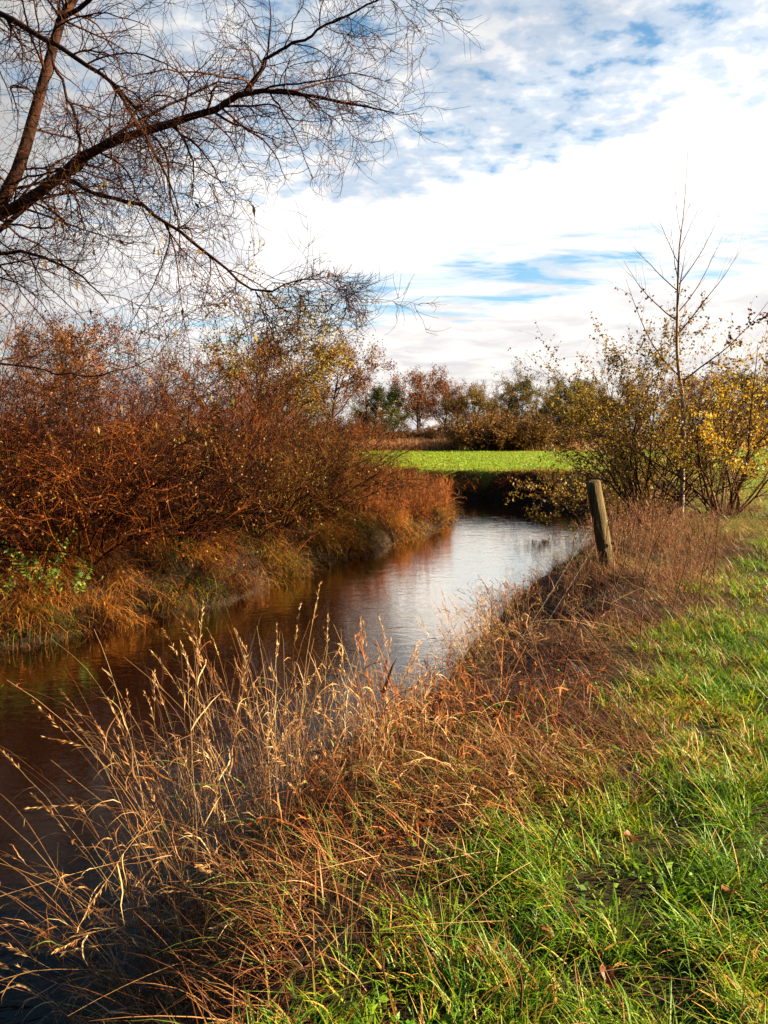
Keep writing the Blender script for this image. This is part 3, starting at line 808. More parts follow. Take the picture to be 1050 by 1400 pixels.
def stalk_clump(seed, n, h, rad, mat, lean=14, leafn=3, leafl=0.16, lw=0.006, r0=0.0028, spray=0.5, heads=True):
    """tall dead herbs: upright stalks with withered side leaves and small tops"""
    rg = np.random.default_rng(seed)
    a = rg.random(n) * 6.283; rr = rad * np.sqrt(rg.random(n))
    base = np.stack([rr * np.cos(a), rr * np.sin(a), np.full(n, -0.1)], -1)
    hh = h * (0.5 + 0.55 * rg.random(n))
    az = a + rg.normal(size=n) * 0.9
    P = bend_paths(base, az, hh, lean * 0.4 * rg.random(n), lean * (0.4 + 1.6 * rg.random(n)), 8, 1.0, 0.25, rg)
    sm = MB(); sm.tubes(P, taper(r0 * (0.6 + 0.8 * rg.random(n)), 8, 0.4), 3, None, rg)
    R = taper(np.full(n, r0), 8, 0.4)
    S, D, r, t, ix = spawn(P, R, leafn, 0.12, 0.98, 20, 70, rg)
    m = len(S)
    L = grow(S, D, leafl * (0.4 + rg.random(m)), 5, np.array([0, 0, -1.3]), 0.15, rg)
    lm = MB(); tt = np.linspace(0, 1, 5)[None]
    lm.ribbons(L, lw * 0.5 * (0.6 + 0.8 * rg.random(m))[:, None] * (1.03 - tt) ** 0.6, nrm(rg.normal(size=(m, 3)) * np.array([1, 1, 0.3])), None, rg)
    hm = None
    if heads:
        S, D, r, t, ix = spawn(P, R, 9, 0.80, 1.0, 8, 45, rg)
        k = (rg.random(n) < spray)[ix]; S, D = S[k], D[k]; m = len(S)
        hm = MB(); hm.leaves(S, D, 0.02 + 0.035 * rg.random(m), 0.008, 0.3 + 0.7 * rg.random(m), rg)
        hm = hm.mesh('seed_heads', mat)
    return [sm.mesh('stalks', mat), lm.mesh('withered_leaves', mat), hm]


SN = ('stalks', 'withered_leaves', 'seed_heads')


def herb_clumps():
    rust = [stalk_clump(201, 170, 1.25, 0.62, M['rust'], 16, 5, 0.20, 0.012, 0.005, 0.8), stalk_clump(202, 150, 1.05, 0.55, M['rust'], 26, 6, 0.22, 0.013, 0.005, 0.5)]
    grp = 'clumps of dead stalks on the point'
    spots = [(0, -0.6, 20.4, 1.0, 'rust-red dead stalks nearest the small tan bush on the left bank'), (1, 0.15, 21.0, .95, 'leaning rusty stalks at the bank edge before the point'),
             (0, 0.75, 22.4, 1.0, 'upright rusty stalk clump midway out on the point'), (1, 1.05, 23.6, 1.0, 'orange-brown stalks leaning to the water on the point'),
             (0, 1.55, 24.8, 1.0, 'orange-lit stalk clump second from the tip of the point'), (1, 1.75, 26.2, 1.05, 'orange-lit stalk clump at the very tip of the point'),
             (0, 0.4, 24.6, .9, 'red-brown stalks on top of the point behind the lit ones'), (0, -0.6, 22.9, 1.1, 'tall red-brown stalks behind the leaning rusty ones'),
             (1, -0.3, 26.0, .8, 'dull brown stalks at the back of the point'), (0, 1.0, 26.9, .75, 'brown stalks at the back of the tip, against the far bank'),
             (0, -1.5, 24.2, 1.1, 'brown stalks beside the low russet bush'), (1, -1.3, 27.2, .8, 'brown stalks rearmost on the point, below the green meadow')]
    pr = {}
    for k, x, y, s, lab in spots:
        if k not in pr: pr[k] = put_shrub('dead_stalk_clump', rust[k], lab, 'weeds', x, y, k * 1.0, s, grp, SN)
        else: dup(pr[k], (x, y, gz(x, y) - 0.02), x * 3 + y, lab, grp, s)
    # right bank, faded pinkish
    pk = [stalk_clump(211, 150, 0.95, 0.66, M['pink'], 18, 5, 0.16, 0.006, 0.0026, 0.9), stalk_clump(212, 150, 0.75, 0.6, M['pink'], 40, 5, 0.18, 0.006, 0.0024, 0.7)]
    grp = 'faded stalk clumps round the fence post'
    spots = [(1, 1.9, 10.1, .65, 'faded pinkish stalks leaning over the water left of the fence post'), (1, 1.75, 9.5, .9, 'tangled pinkish stalks below and left of the fence post'),
             (1, 2.5, 11.2, .5, 'leaning pinkish stalks on the waterside behind the fence post'), (0, 3.25, 10.4, .72, 'tall upright pinkish stalks just right of the fence post'),
             (0, 3.9, 11.0, .66, 'upright pinkish stalks between the post and the yellow bush'), (0, 4.3, 13.4, .9, 'pinkish stalks behind the post towards the olive bush'),
             (0, 4.6, 13.0, .7, 'pinkish stalks in front of the yellow bush'), (1, 5.4, 14.4, .8, 'brown stalks round the foot of the yellow bush'),
             (0, 4.4, 14.8, .75, 'brown stalks round the foot of the olive bush'), (1, 3.1, 7.9, .6, 'thin faded stalks on the meadow edge right of the post'),
             (1, 7.1, 15.4, .75, 'brown mound of stalks right of the yellow bush by the meadow'),              (0, 4.0, 9.9, .5, 'upright faded stalks right of the post, on the edge of the green meadow'), (0, 3.6, 8.9, .45, 'loose upright stalks in front of the pinkish ones right of the post'), (0, 4.9, 12.1, .62, 'reddish stalks below the yellow bush, right of centre'), (1, 5.7, 13.8, .7, 'reddish stalks below the yellow bush, furthest right'), (1, 3.1, 8.6, .5, 'drooping faded stalks in front of the foot of the post'), (0, 2.45, 9.0, .5, 'upright faded stalks just left of the foot of the post'), (1, 4.5, 11.2, .7, 'short faded stalks at the meadow edge below the yellow bush')]
    pr = {}
    for k, x, y, s, lab in spots:
        if k not in pr: pr[k] = put_shrub('faded_stalk_clump', pk[k], lab, 'weeds', x, y, k * 1.0, s, grp, SN)
        else: dup(pr[k], (x, y, gz(x, y) - 0.02), x * 3 + y, lab, grp, s)


herb_clumps()


def tall_grass(seed, n, h, rad, az_mean, az_sd, th0, th1, head=0.6, leafn=4, leafl=0.30, lw=0.007, r0=0.0016, ellip=(1, 1)):
    """a stand of tall dry waterside grass: stems, curling blades, narrow nodding heads"""
    rg = np.random.default_rng(seed)
    a = rg.random(n) * 6.283; rr = rad * np.sqrt(rg.random(n))
    base = np.stack([rr * np.cos(a) * ellip[0], rr * np.sin(a) * ellip[1], np.full(n, -0.15)], -1)
    hh = h * (0.45 + 0.6 * rg.random(n))
    az = az_mean + rg.normal(size=n) * az_sd
    P = bend_paths(base, az, hh, th0[0] + (th0[1] - th0[0]) * rg.random(n), th1[0] + (th1[1] - th1[0]) * rg.random(n), 14, 1.6, 0.25, rg)
    P[:, 3:] += np.cumsum(rg.normal(size=P[:, 3:].shape) * 0.004, 1)
    R = taper(r0 * (0.7 + 0.7 * rg.random(n)), 14, 0.35)
    tint = 0.06 + 0.84 * rg.random(n)
    sm = MB(); sm.tubes(P, R, 3, tint, rg)
    S, D, r, t, ix = spawn(P, R, leafn, 0.12, 0.86, 15, 55, rg)
    m = len(S)
    Lf = grow(S, D, leafl * (0.35 + 0.85 * rg.random(m)), 7, np.stack([rg.normal(size=m) * 0.5, rg.normal(size=m) * 0.5, -0.4 - 2.4 * rg.random(m)], -1), 0.17, rg)
    lm = MB(); tt = np.linspace(0, 1, 7)[None]
    green = rg.random(m) < 0.05
    T = nrm(Lf[:, 2] - Lf[:, 0]); sd = nrm(np.cross(T, rg.normal(size=(m, 3))))
    lm.ribbons(Lf, lw * 0.5 * (0.28 + 0.85 * rg.random(m) ** 1.5)[:, None] * np.minimum(1, 0.5 + tt * 3) * (1.02 - tt) ** 0.6, sd, np.where(green, 1.0, np.clip(tint[ix] + rg.normal(size=m) * 0.15, 0.1, 0.93)), rg)
    hk = np.where(rg.random(n) < head)[0]
    S, D, r, t, ix = spawn(P[hk], R[hk], 26, 0.86, 1.0, 5, 28, rg)
    hm = MB(); m = len(S)
    hm.leaves(S, D + np.array([0, 0, -0.25]), (0.020 + 0.022 * rg.random(m)) * (1.15 - 0.5 * (t - 0.86) / 0.14), 0.0045, 0.45 + 0.48 * rg.random(m), rg)
    return [sm.mesh('stems', M['straw']), lm.mesh('leaf_blades', M['straw']), hm.mesh('seed_heads', M['straw'])]


TN = ('stems', 'leaf_blades', 'seed_heads')


def tussocks():
    pi = math.pi
    put_shrub('tall_dry_grass', tall_grass(301, 190, 1.85, 0.42, 2.1, 0.75, (2, 16), (22, 80), 0.5, 6, 0.24, 0.0085, 0.0016), 'tallest golden dry grass in the left foreground, plumes nodding over dark water', 'grass tuft', -0.78, 3.65, names=TN)
    put_shrub('tall_dry_grass', tall_grass(302, 280, 1.22, 0.48, 1.8, 1.2, (0, 14), (10, 60), 0.25, 7, 0.20, 0.008, 0.0014), 'bushy orange-brown dry grass in the centre foreground at the waterline', 'grass tuft', -0.12, 3.95, names=TN)
    put_shrub('tall_dry_grass', tall_grass(303, 46, 1.25, 0.38, 2.75, 0.45, (32, 60), (75, 118), 0.35, 5, 0.22, 0.008, 0.0017), 'low golden grass arching out over the water in the bottom left corner', 'grass tuft', -0.72, 2.9, names=TN)
    put_shrub('tall_dry_grass', tall_grass(304, 160, 1.0, 0.42, 2.2, 1.0, (5, 25), (20, 70), 0.3, 6, 0.18, 0.008, 0.0018), 'brown bamboo-like grass clump at the waterline in the middle of the right bank', 'grass tuft', 0.98, 7.3, names=TN)
    put_shrub('tall_dry_grass', tall_grass(305, 130, 0.9, 0.40, 2.0, 1.1, (5, 25), (25, 85), 0.3, 6, 0.16, 0.007, 0.0018), 'thin brown grass clump between the bamboo-like clump and the post', 'grass tuft', 1.45, 8.6, names=TN)
    put_shrub('tall_dry_grass', tall_grass(306, 90, 0.85, 0.40, 2.3, 1.3, (20, 50), (60, 110), 0.2, 6, 0.20, 0.007, 0.0016), 'collapsed reddish grass clump in the hollow right of the centre grass', 'grass tuft', 0.35, 4.9, names=TN)
    put_shrub('tall_dry_grass', tall_grass(308, 26, 1.75, 0.30, 2.95, 0.35, (22, 42), (60, 105), 0.8, 3, 0.22, 0.007, 0.0017), 'sparse long grass stems leaning far left over the dark water, lower left', 'grass tuft', -0.95, 3.15, names=TN)
    put_shrub('tall_dry_grass', tall_grass(309, 110, 0.62, 0.45, 2.4, 1.4, (20, 60), (60, 115), 0.1, 7, 0.20, 0.008, 0.0016), 'matted brown grass mound on the bank edge below the collapsed reddish clump', 'grass tuft', 0.95, 5.6, names=TN)
    put_shrub('tall_dry_grass', tall_grass(310, 110, 0.55, 0.45, 2.4, 1.4, (20, 60), (60, 115), 0.1, 7, 0.18, 0.008, 0.0016), 'matted brown grass mound beside the thin brown clump, nearer the meadow', 'grass tuft', 1.75, 7.3, names=TN)
    put_shrub('tall_dry_grass', tall_grass(311, 120, 0.60, 0.42, 2.6, 1.5, (15, 60), (60, 120), 0.1, 7, 0.20, 0.008, 0.0015), 'flattened red-brown grass between the centre grass and the green turf', 'grass tuft', 0.42, 3.55, names=TN)
    put_shrub('dead_stalk_tangle', stalk_clump(222, 60, 0.62, 0.36, M['rust'], 60, 6, 0.16, 0.008, 0.0022, 0.5), 'tangle of fallen red-brown stalks just right of the dead dock', 'weeds', 0.72, 4.45, names=SN)
    put_shrub('dead_stalk_tangle', stalk_clump(223, 60, 0.62, 0.40, M['pink'], 60, 6, 0.16, 0.008, 0.0022, 0.5), 'tangle of fallen faded stalks on the bank halfway to the post', 'weeds', 1.45, 6.3, names=SN)
    put_shrub('tall_dry_grass', tall_grass(312, 130, 0.62, 0.40, 2.6, 1.4, (15, 55), (60, 115), 0.1, 7, 0.20, 0.008, 0.0015), 'thick collapsed russet grass at the foot of the tallest golden grass', 'grass tuft', -0.28, 3.05, names=TN)
    put_shrub('dead_stalk_tangle', stalk_clump(224, 70, 0.55, 0.36, M['rust'], 62, 6, 0.16, 0.008, 0.0020, 0.4), 'tangle of fallen rust-brown stalks beside the collapsed russet grass', 'weeds', 0.02, 3.35, names=SN)
    put_shrub('dead_dock', stalk_clump(221, 26, 0.95, 0.20, M['rust'], 16, 7, 0.16, 0.016, 0.0045, 1.0), 'dark rust-red dead dock stalks standing in the centre foreground grass', 'weeds', 0.12, 4.35, names=SN)
    put_shrub('tall_dry_grass', tall_grass(307, 45, 0.75, 0.22, 1.2, 1.6, (15, 40), (50, 100), 0.1, 6, 0.18, 0.007, 0.0016), 'small pale dry tuft at the edge of the green grass', 'grass tuft', 0.62, 3.75, names=TN)


tussocks()


def dead_stems():
    """single dark dead stems standing in the right bank grass"""
    rg = np.random.default_rng(41)

    def stem_mesh(seed, h, nb):
        r = np.random.default_rng(seed)
        P = grow(np.array([[0, 0, -0.05]]), np.array([[r.normal() * 0.12, r.normal() * 0.12, 1.0]]), h, 12, np.array([r.normal() * .2, r.normal() * .2, 0]), 0.05, r)
        R = taper(np.array([0.0048]), 12, 0.35)
        mb = MB(); mb.tubes(P, R, 5, None, r)
        S, D, rr, t, ix = spawn(P, R, nb, 0.3, 0.98, 25, 55, r)
        mb.tubes(grow(S, D, 0.05 + 0.16 * r.random(nb), 5, np.array([0, 0, 0.5]), 0.1, r), taper(np.full(nb, 0.002), 5, 0.5), 3, None, r)
        return mb.mesh('dead_weed', M['stem_dark'])
    ms = [stem_mesh(400 + i, 0.8 + 0.12 * i, 3 + i) for i in range(4)]
    grp = 'dark dead stems standing in the bank grass'
    spots = [(1.45, 6.0, .9), (1.75, 6.4, 1.0), (2.05, 6.9, 1.05), (1.6, 7.1, .9), (2.35, 7.6, 1.0), (2.7, 7.9, .95), (2.1, 8.2, .9), (2.9, 8.7, 1.1), (3.2, 9.3, 1.0),
             (1.2, 5.0, .7), (0.9, 5.4, .7), (1.05, 4.4, .55), (3.7, 8.8, .95), (3.5, 8.0, .8), (1.9, 5.5, .75), (2.5, 6.6, .8), (4.3, 9.9, 1.0), (3.0, 7.2, .7)]
    for i, (x, y, s) in enumerate(spots):
        o = link('dead_weed', ms[i % 4], None, (x, y, gz(x, y)))
        o.rotation_euler = (rg.normal() * .06, rg.normal() * .06, rg.random() * 6.28); o.scale = (1.2, 1.2, s * 1.2)
        tag(o, 'thin dark dead stem standing in the grass of the right bank', 'weed', grp)
    # near, individually recognisable
    o = link('dead_weed', ms[2], None, (0.36, 2.02, gz(0.36, 2.02))); o.scale = (1.1, 1.1, 0.32); o.rotation_euler = (0.1, 0.35, 0.4)
    tag(o, 'short crooked dark twig sticking up from the grass at the bottom edge', 'weed')
    o = link('dead_weed', ms[0], None, (0.02, 2.1, gz(0.02, 2.1))); o.scale = (.8, .8, 0.55); o.rotation_euler = (-0.05, -0.05, 0.4)
    tag(o, 'thin straight dark stem in the bottom green grass, left of the crooked twig', 'weed')
    o = link('dead_weed', ms[1], None, (0.62, 2.75, gz(0.62, 2.75))); o.scale = (.9, .9, 0.42); o.rotation_euler = (0.05, 0.12, 1.4)
    tag(o, 'dark stem leaning in the brown patch above the crooked twig', 'weed')


dead_stems()


# ------------------------------------------------------------------ fence post with wire
def fence_post():
    x, y = 2.86, 9.55
    base = np.array([x, y, gz(x, y) - 0.15])
    root = thing('fence_post', 'weathered round wooden fence post leaning left beside the river', 'post', tuple(base))
    rg = np.random.default_rng(5)
    K, s = 14, 24
    top = np.array([-0.25, 0.03, 1.27])
    t = np.linspace(0, 1, K)
    V = []
    for i, tt in enumerate(t):
        ph = np.arange(s) * 2 * math.pi / s
        r = (0.098 - 0.010 * tt) * (1 + 0.03 * np.sin(3 * ph + 2 * tt) + 0.025 * np.sin(7 * ph + 1.3) + 0.012 * rg.normal(size=s))
        c = top * tt
        V.append(np.stack([c[0] + r * np.cos(ph), c[1] + r * np.sin(ph), c[2] + 0.02 * np.sin(ph + 1) * tt + 0 * ph], -1))
    # worn, slightly domed top
    ph = np.arange(s) * 2 * math.pi / s
    for k, (q, up) in enumerate(((0.8, 0.012), (0.45, 0.018), (0.05, 0.014))):
        r = 0.088 * q * (1 + 0.06 * rg.normal(size=s))
        V.append(np.stack([top[0] + r * np.cos(ph), top[1] + r * np.sin(ph), top[2] + 0.02 * np.sin(ph + 1) * q + up + 0.004 * rg.normal(size=s)], -1))
    V = np.concatenate(V); n = K + 3
    b = (np.arange(n - 1) * s)[:, None]; i = np.arange(s)[None]; j = (i + 1) % s
    F = np.stack([b + i, b + j, b + j + s, b + i + s], -1).reshape(-1, 4)
    link('post_shaft', make_mesh('post_shaft', V, F, None, M['post']), root)
    # knot stubs low on the post
    m, nt, N, L = mat_base('wire_steel')
    bs = N('ShaderNodeBsdfPrincipled'); bs.inputs['Base Color'].default_value = (0.20, 0.19, 0.18, 1); bs.inputs['Metallic'].default_value = 0.6; bs.inputs['Roughness'].default_value = 0.5
    o_ = N('ShaderNodeOutputMaterial'); L(bs.outputs[0], o_.inputs[0])
    mb = MB()
    for (dx, dz) in ((0.075, 0.52), (-0.03, 0.42)):
        c = np.array([dx * 1.2 + top[0] * dz / 1.27, -0.085, dz])
        P = c + np.linspace(0, 1, 4)[:, None] * np.array([0.012, -0.035, 0.0])
        mb.tubes(P[None], np.array([[0.03, 0.028, 0.022, 0.002]]), 8, None, rg)
    link('knot', mb.mesh('knot', M['bark_dark']), root)
    # a turn of wire nailed round it
    ph = np.linspace(0, 2 * math.pi, 24); zc = 0.76
    c = top * zc / 1.27
    P = np.stack([c[0] + 0.096 * np.cos(ph), c[1] + 0.096 * np.sin(ph), c[2] + 0.05 * np.cos(ph)], -1)
    mb = MB(); mb.tubes(P[None], np.full((1, 24), 0.0022), 5, None, rg)
    link('wire_wrap', mb.mesh('wire_wrap', m), root)
    # slack strands running down the bank towards the near left
    for (zs, way, lab) in ((0.74, [(1.35, 6.9, 1.15), (0.2, 4.6, .72), (-0.75, 3.3, .72), (-1.13, 2.96, .72), (-1.33, 2.59, .70), (-1.7, 1.9, .8)], 'upper slack fence wire running from the post to the bottom left'),
                           (0.5, [(1.3, 6.7, .95), (0.25, 4.3, .70), (-0.6, 3.2, .78), (-0.86, 2.84, .80), (-1.04, 2.54, .76), (-1.5, 1.75, .8)], 'lower slack fence wire running from the post to the bottom left')):
        st = base + top * zs / 1.27 + np.array([-0.10, -0.02, 0])
        P = smooth_path([tuple(st)] + way, 90)
        mb = MB(); mb.tubes(P[None], np.full((1, 90), 0.0008), 4, None, rg)
        for q in range(2, 88, 2):            # barbs
            d = nrm(rg.normal(size=(2, 3))) * 0.008
            mb.tubes(np.stack([P[q] - d, P[q] + d], 1), np.full((2, 2), 0.0007), 3, None, rg)
        w = link('fence_wire', mb.mesh('fence_wire', m))
        tag(w, lab, 'wire', 'slack fence wires')


fence_post()


# ------------------------------------------------------------------ sapling and leafy bushes on the right
def sapling():
    rg = np.random.default_rng(61)
    x, y = 6.35, 16.3; z = gz(x, y)
    root = thing('birch_sapling', 'slender pale-stemmed sapling with a nearly bare top rising above the yellow bush', 'tree', (x, y, z))
    K = 24
    tr = smooth_path([(0, 0, -0.1, .055), (-.02, 0, 1.2, .048), (-.06, 0, 2.3, .042), (-.22, 0, 3.3, .035), (-.25, .02, 4.4, .027), (-.27, 0, 5.4, .018), (-.2, 0, 6.3, .009), (-.17, 0, 7.5, .003)], K)
    mb = MB(); mb.tubes(tr[None, :, :3], tr[None, :, 3], 7, None, rg)
    link('trunk', mb.mesh('trunk', M['bark_pale']), root)
    lim = [  # start height, direction, length
        (2.75, (.75, .1, .6), 2.9), (2.9, (-.7, -.2, .55), 2.4), (4.05, (-.85, .1, .5), 1.7), (3.75, (.55, -.3, .7), 1.9), (4.2, (.7, .3, .75), 1.9), (4.65, (-.8, .2, .7), 1.5),
        (4.75, (.6, -.1, .85), 1.7), (5.2, (-.45, .2, .95), 1.3), (5.45, (.45, .2, .9), 1.3), (4.35, (-.2, -.8, .7), 1.4), (4.9, (.1, .8, .8), 1.3), (5.8, (-.35, 0, 1), .9), (6.0, (.35, .1, 1), .8), (3.3, (.2, .8, .7), 1.6)]
    P, R = [], []
    for (h, d, L) in lim:
        i = np.interp(h, tr[:, 2], np.arange(K)); s = np.array([np.interp(i, np.arange(K), tr[:, c]) for c in range(3)])
        r = np.interp(i, np.arange(K), tr[:, 3])
        P.append(grow(s[None], np.array([d], float), L, 12, np.array([0, 0, 0.75]), 0.05, rg)[0]); R.append(taper(np.array([r * .5]), 12, .15)[0])
    P, R = np.array(P), np.array(R)
    S, D, r, t, ix = spawn(P, R, 8, .2, .98, 20, 50, rg); n = len(S)
    P1 = grow(S, D, .25 + .45 * rg.random(n), 7, np.array([0, 0, .5]), .08, rg); R1 = taper(np.clip(r * .5, .002, .006), 7, .35)
    for i in range(len(P)):
        mb = MB(); mb.tubes(P[i:i + 1], R[i:i + 1], 5, None, rg); link('branch', mb.mesh('branch', M['twig_dark']), root)
    mb = MB(); mb.tubes(P1, R1, 3, None, rg)
    link('twigs', mb.mesh('twigs', M['twig_dark']), root)
    k = np.where(ix == 0)[0]; k2 = np.where((P1[:, -1, 2] > 3.5) & (P1[:, -1, 2] < 4.9))[0]
    pos = np.concatenate([P1[rg.choice(k, 150)][np.arange(150), rg.integers(1, 7, 150)], P1[rg.choice(k2, 70)][np.arange(70), rg.integers(0, 4, 70)]]) + rg.normal(size=(220, 3)) * 0.03
    mb = MB(); mb.leaves(pos, rg.normal(size=(220, 3)) + np.array([0, 0, -.8]), .075, .055, None, rg)
    link('leaves', mb.mesh('leaves', M['leaf_brown']), root)


sapling()


def right_bushes():
    yb = shrub_parts(501, 3.6, 58, 26, 9, 7, 0.15, 0.026, M['stem_dark'], M['leaf_yellow'], 8500, 0.060, M['stem_dark'], 0.15, 0.30, 1.5, lw=0.75, zmin=1.0)
    ob = shrub_parts(502, 4.2, 40, 34, 10, 7, 0.10, 0.020, M['stem_dark'], M['leaf_olive'], 13000, 0.062, M['stem_dark'], 0.18, 0.40, 1.5, lw=0.75)
    lb = shrub_parts(503, 2.2, 78, 34, 9, 6, 0.55, 0.014, M['stem_dark'], M['leaf_olive'], 6500, 0.07, M['stem_dark'], 0.1, 0.45, 1.5, lw=0.7)
    put_shrub('yellow_bush', yb, 'bush with bright yellow autumn leaves beside the sapling, right edge', 'bush', 7.15, 16.2)
    put_shrub('olive_bush', ob, 'tall many-stemmed bush with dull olive-brown leaves left of the sapling', 'bush', 5.95, 17.0, 1.0)
    put_shrub('low_bush', lb, 'low olive-leaved bush hanging over the water behind the fence post', 'bush', 6.95, 20.7, 0.4, 1.2)
    put_shrub('low_bush', lb, 'low olive-leaved bush on the far bank corner behind the fence post', 'bush', 7.9, 25.0, 2.0, 1.3)


right_bushes()


# ------------------------------------------------------------------ nettles and fallen leaves
def nettles():
    rg = np.random.default_rng(71)

    def nettle(seed):
        r = np.random.default_rng(seed)
        n = 9
        a = r.random(n) * 6.28
        base = np.stack([.16 * np.cos(a), .16 * np.sin(a), np.full(n, -.05)], -1)
        P = bend_paths(base, a, .45 + .35 * r.random(n), 5 + 10 * r.random(n), 15 + 30 * r.random(n), 8)
        R = taper(np.full(n, .004), 8, .5)
        sm = MB(); sm.tubes(P, R, 4, None, r)
        S, D, rr, t, ix = spawn(P, R, 16, .2, 1.0, 55, 85, r); m = len(S)
        lm = MB(); lm.leaves(S, D + np.array([0, 0, -.2]), .05 + .045 * r.random(m), .035, None, r)
        return [sm.mesh('stems', M['leaf_green']), lm.mesh('leaves', M['leaf_lime']), None]
    ms = [nettle(1), nettle(2)]
    spots = [(-5.5, 10.75, 'leafy green nettle plant lowest at the left edge by the water'), (-5.0, 11.0, 'bright green nettle plant at the left bank waterline'), (-4.75, 11.2, 'right-hand green nettle plant of the waterline patch'), (-5.2, 11.5, 'green nettle plant behind the waterline patch')]
    p = {}
    for i, (x, y, lab) in enumerate(spots):
        if i % 2 not in p: p[i % 2] = put_shrub('nettle_plant', ms[i % 2], lab, 'plant', x, y, i, 1.0, 'nettles on the left bank')
        else: dup(p[i % 2], (x, y, gz(x, y)), i * 2.0, lab, None, 1.1)
    # a few leaves in the turf
    lm = MB(); K = 5
    L_, W_ = 0.075, 0.042
    u = np.linspace(0, 1, 7); v = np.linspace(-1, 1, 5)
    U, Vv = np.meshgrid(u, v, indexing='ij')
    wid = np.sin(np.pi * U ** 0.8) * W_ * 0.5
    V = np.stack([U * L_, Vv * wid, 0.012 * np.sin(U * 5) + 0.010 * Vv ** 2 + 0.006 * np.sin(9 * U + 4 * Vv)], -1).reshape(-1, 3)
    i = (np.arange(6) * 5)[:, None] + np.arange(4)[None]
    F = np.stack([i, i + 1, i + 6, i + 5], -1).reshape(-1, 4)
    rl = np.random.default_rng(77)
    me = make_mesh('fallen_leaf', V, F, np.full(len(V), .6), M['leaf_brown'])
    for (x, y) in [(0.66, 2.16), (0.95, 2.9), (1.2, 2.5), (1.05, 2.15), (0.5, 2.35), (0.85, 3.4), (1.5, 3.6), (1.35, 4.3), (1.9, 4.4), (0.3, 2.2), (1.75, 5.2), (2.3, 5.6)]:
        o = link('fallen_leaf', me, None, (x, y, gz(x, y) + 0.06))
        o.rotation_euler = (rg.normal() * .5, rg.normal() * .5, rg.random() * 6.28)
        tag(o, 'curled brown fallen leaf lying in the green grass', 'leaf', 'fallen leaves in the grass')

    for (x, y) in [(-2.2, 5.2), (-3.0, 7.4), (-1.9, 8.2), (-2.6, 6.1), (-1.4, 7.1), (-3.8, 9.6), (-2.4, 10.4), (-0.6, 8.9), (-1.6, 4.6), (-0.9, 11.2), (-4.2, 8.6), (-1.9, 12.6)]:
        o = link('floating_leaf', me, None, (x, y, 0.0)); o.rotation_euler = (0, 0, rl.random() * 6.28)
        tag(o, 'small brown leaf floating on the dark water', 'leaf', 'leaves floating on the river')


nettles()


# ------------------------------------------------------------------ distant trees
def tree_parts(seed, h, w, leaf, nleaf, lsize, trunk_r=0.22, clear=0.25, bare=False, cone=0.0, upl=0.35):
    rg = np.random.default_rng(seed)
    tr = grow(np.array([[0, 0, -0.2]]), np.array([[rg.normal() * .06, rg.normal() * .06, 1.]]), h * 0.9, 12, np.array([0, 0, .2]), 0.05, rg)
    R = taper(np.array([trunk_r]), 12, .12)
    n1 = 22
    S, D, r, t, ix = spawn(tr, R, n1, clear, 0.97, 40, 75, rg)
    prof = np.sin(np.pi * np.clip((t - clear) / (1 - clear) * 0.85 + 0.15, 0, 1)) if cone == 0 else (1.05 - t)
    P1 = grow(S, D, w * 0.55 * (0.45 + 0.65 * prof) * (0.8 + 0.4 * rg.random(n1)), 8, np.array([0, 0, upl]), 0.12, rg)
    R1 = taper(np.clip(r * .5, .02, .10), 8, .2)
    S, D, r, t, ix = spawn(P1, R1, 7, .25, 1, 25, 65, rg); n = len(S)
    P2 = grow(S, D, w * (0.10 + 0.14 * rg.random(n)), 6, np.array([0, 0, upl]), .15, rg); R2 = taper(np.clip(r * .55, .012, .04), 6, .3)
    S, D, r, t, ix = spawn(P2, R2, 8 if bare else 5, .2, 1, 25, 65, rg); n = len(S)
    P3 = grow(S, D, w * (0.05 + 0.08 * rg.random(n)), 4, np.array([0, 0, upl * .5]), .15, rg); R3 = taper(np.full(n, .012), 4, .6)
    tm = MB(); tm.tubes(tr, R, 8, None, rg)
    bm = MB(); bm.tubes(P1, R1, 5, None, rg); bm.tubes(P2, R2, 3, None, rg); bm.tubes(P3, R3, 3, None, rg)
    out = [tm.mesh('trunk', M['bark_dark']), bm.mesh('branches', M['stem_dark'] if not bare else M['twig_tan']), None]
    if nleaf:
        k = rg.integers(0, len(P3), nleaf); j = rg.integers(0, 4, nleaf)
        pos = P3[k, j] + rg.normal(size=(nleaf, 3)) * lsize * 0.9
        cl = np.clip(rg.random(len(P2)) * 0.7 + 0.15, 0, 1)[ix[k]] + rg.normal(size=nleaf) * .18
        lm = MB(); lm.leaves(pos, rg.normal(size=(nleaf, 3)), lsize * (.7 + .6 * rg.random(nleaf)), lsize * .7, np.clip(cl, 0, 1), rg)
        out[2] = lm.mesh('leaves', leaf)
    return out


FN = ('trunk', 'branches', 'leaves')


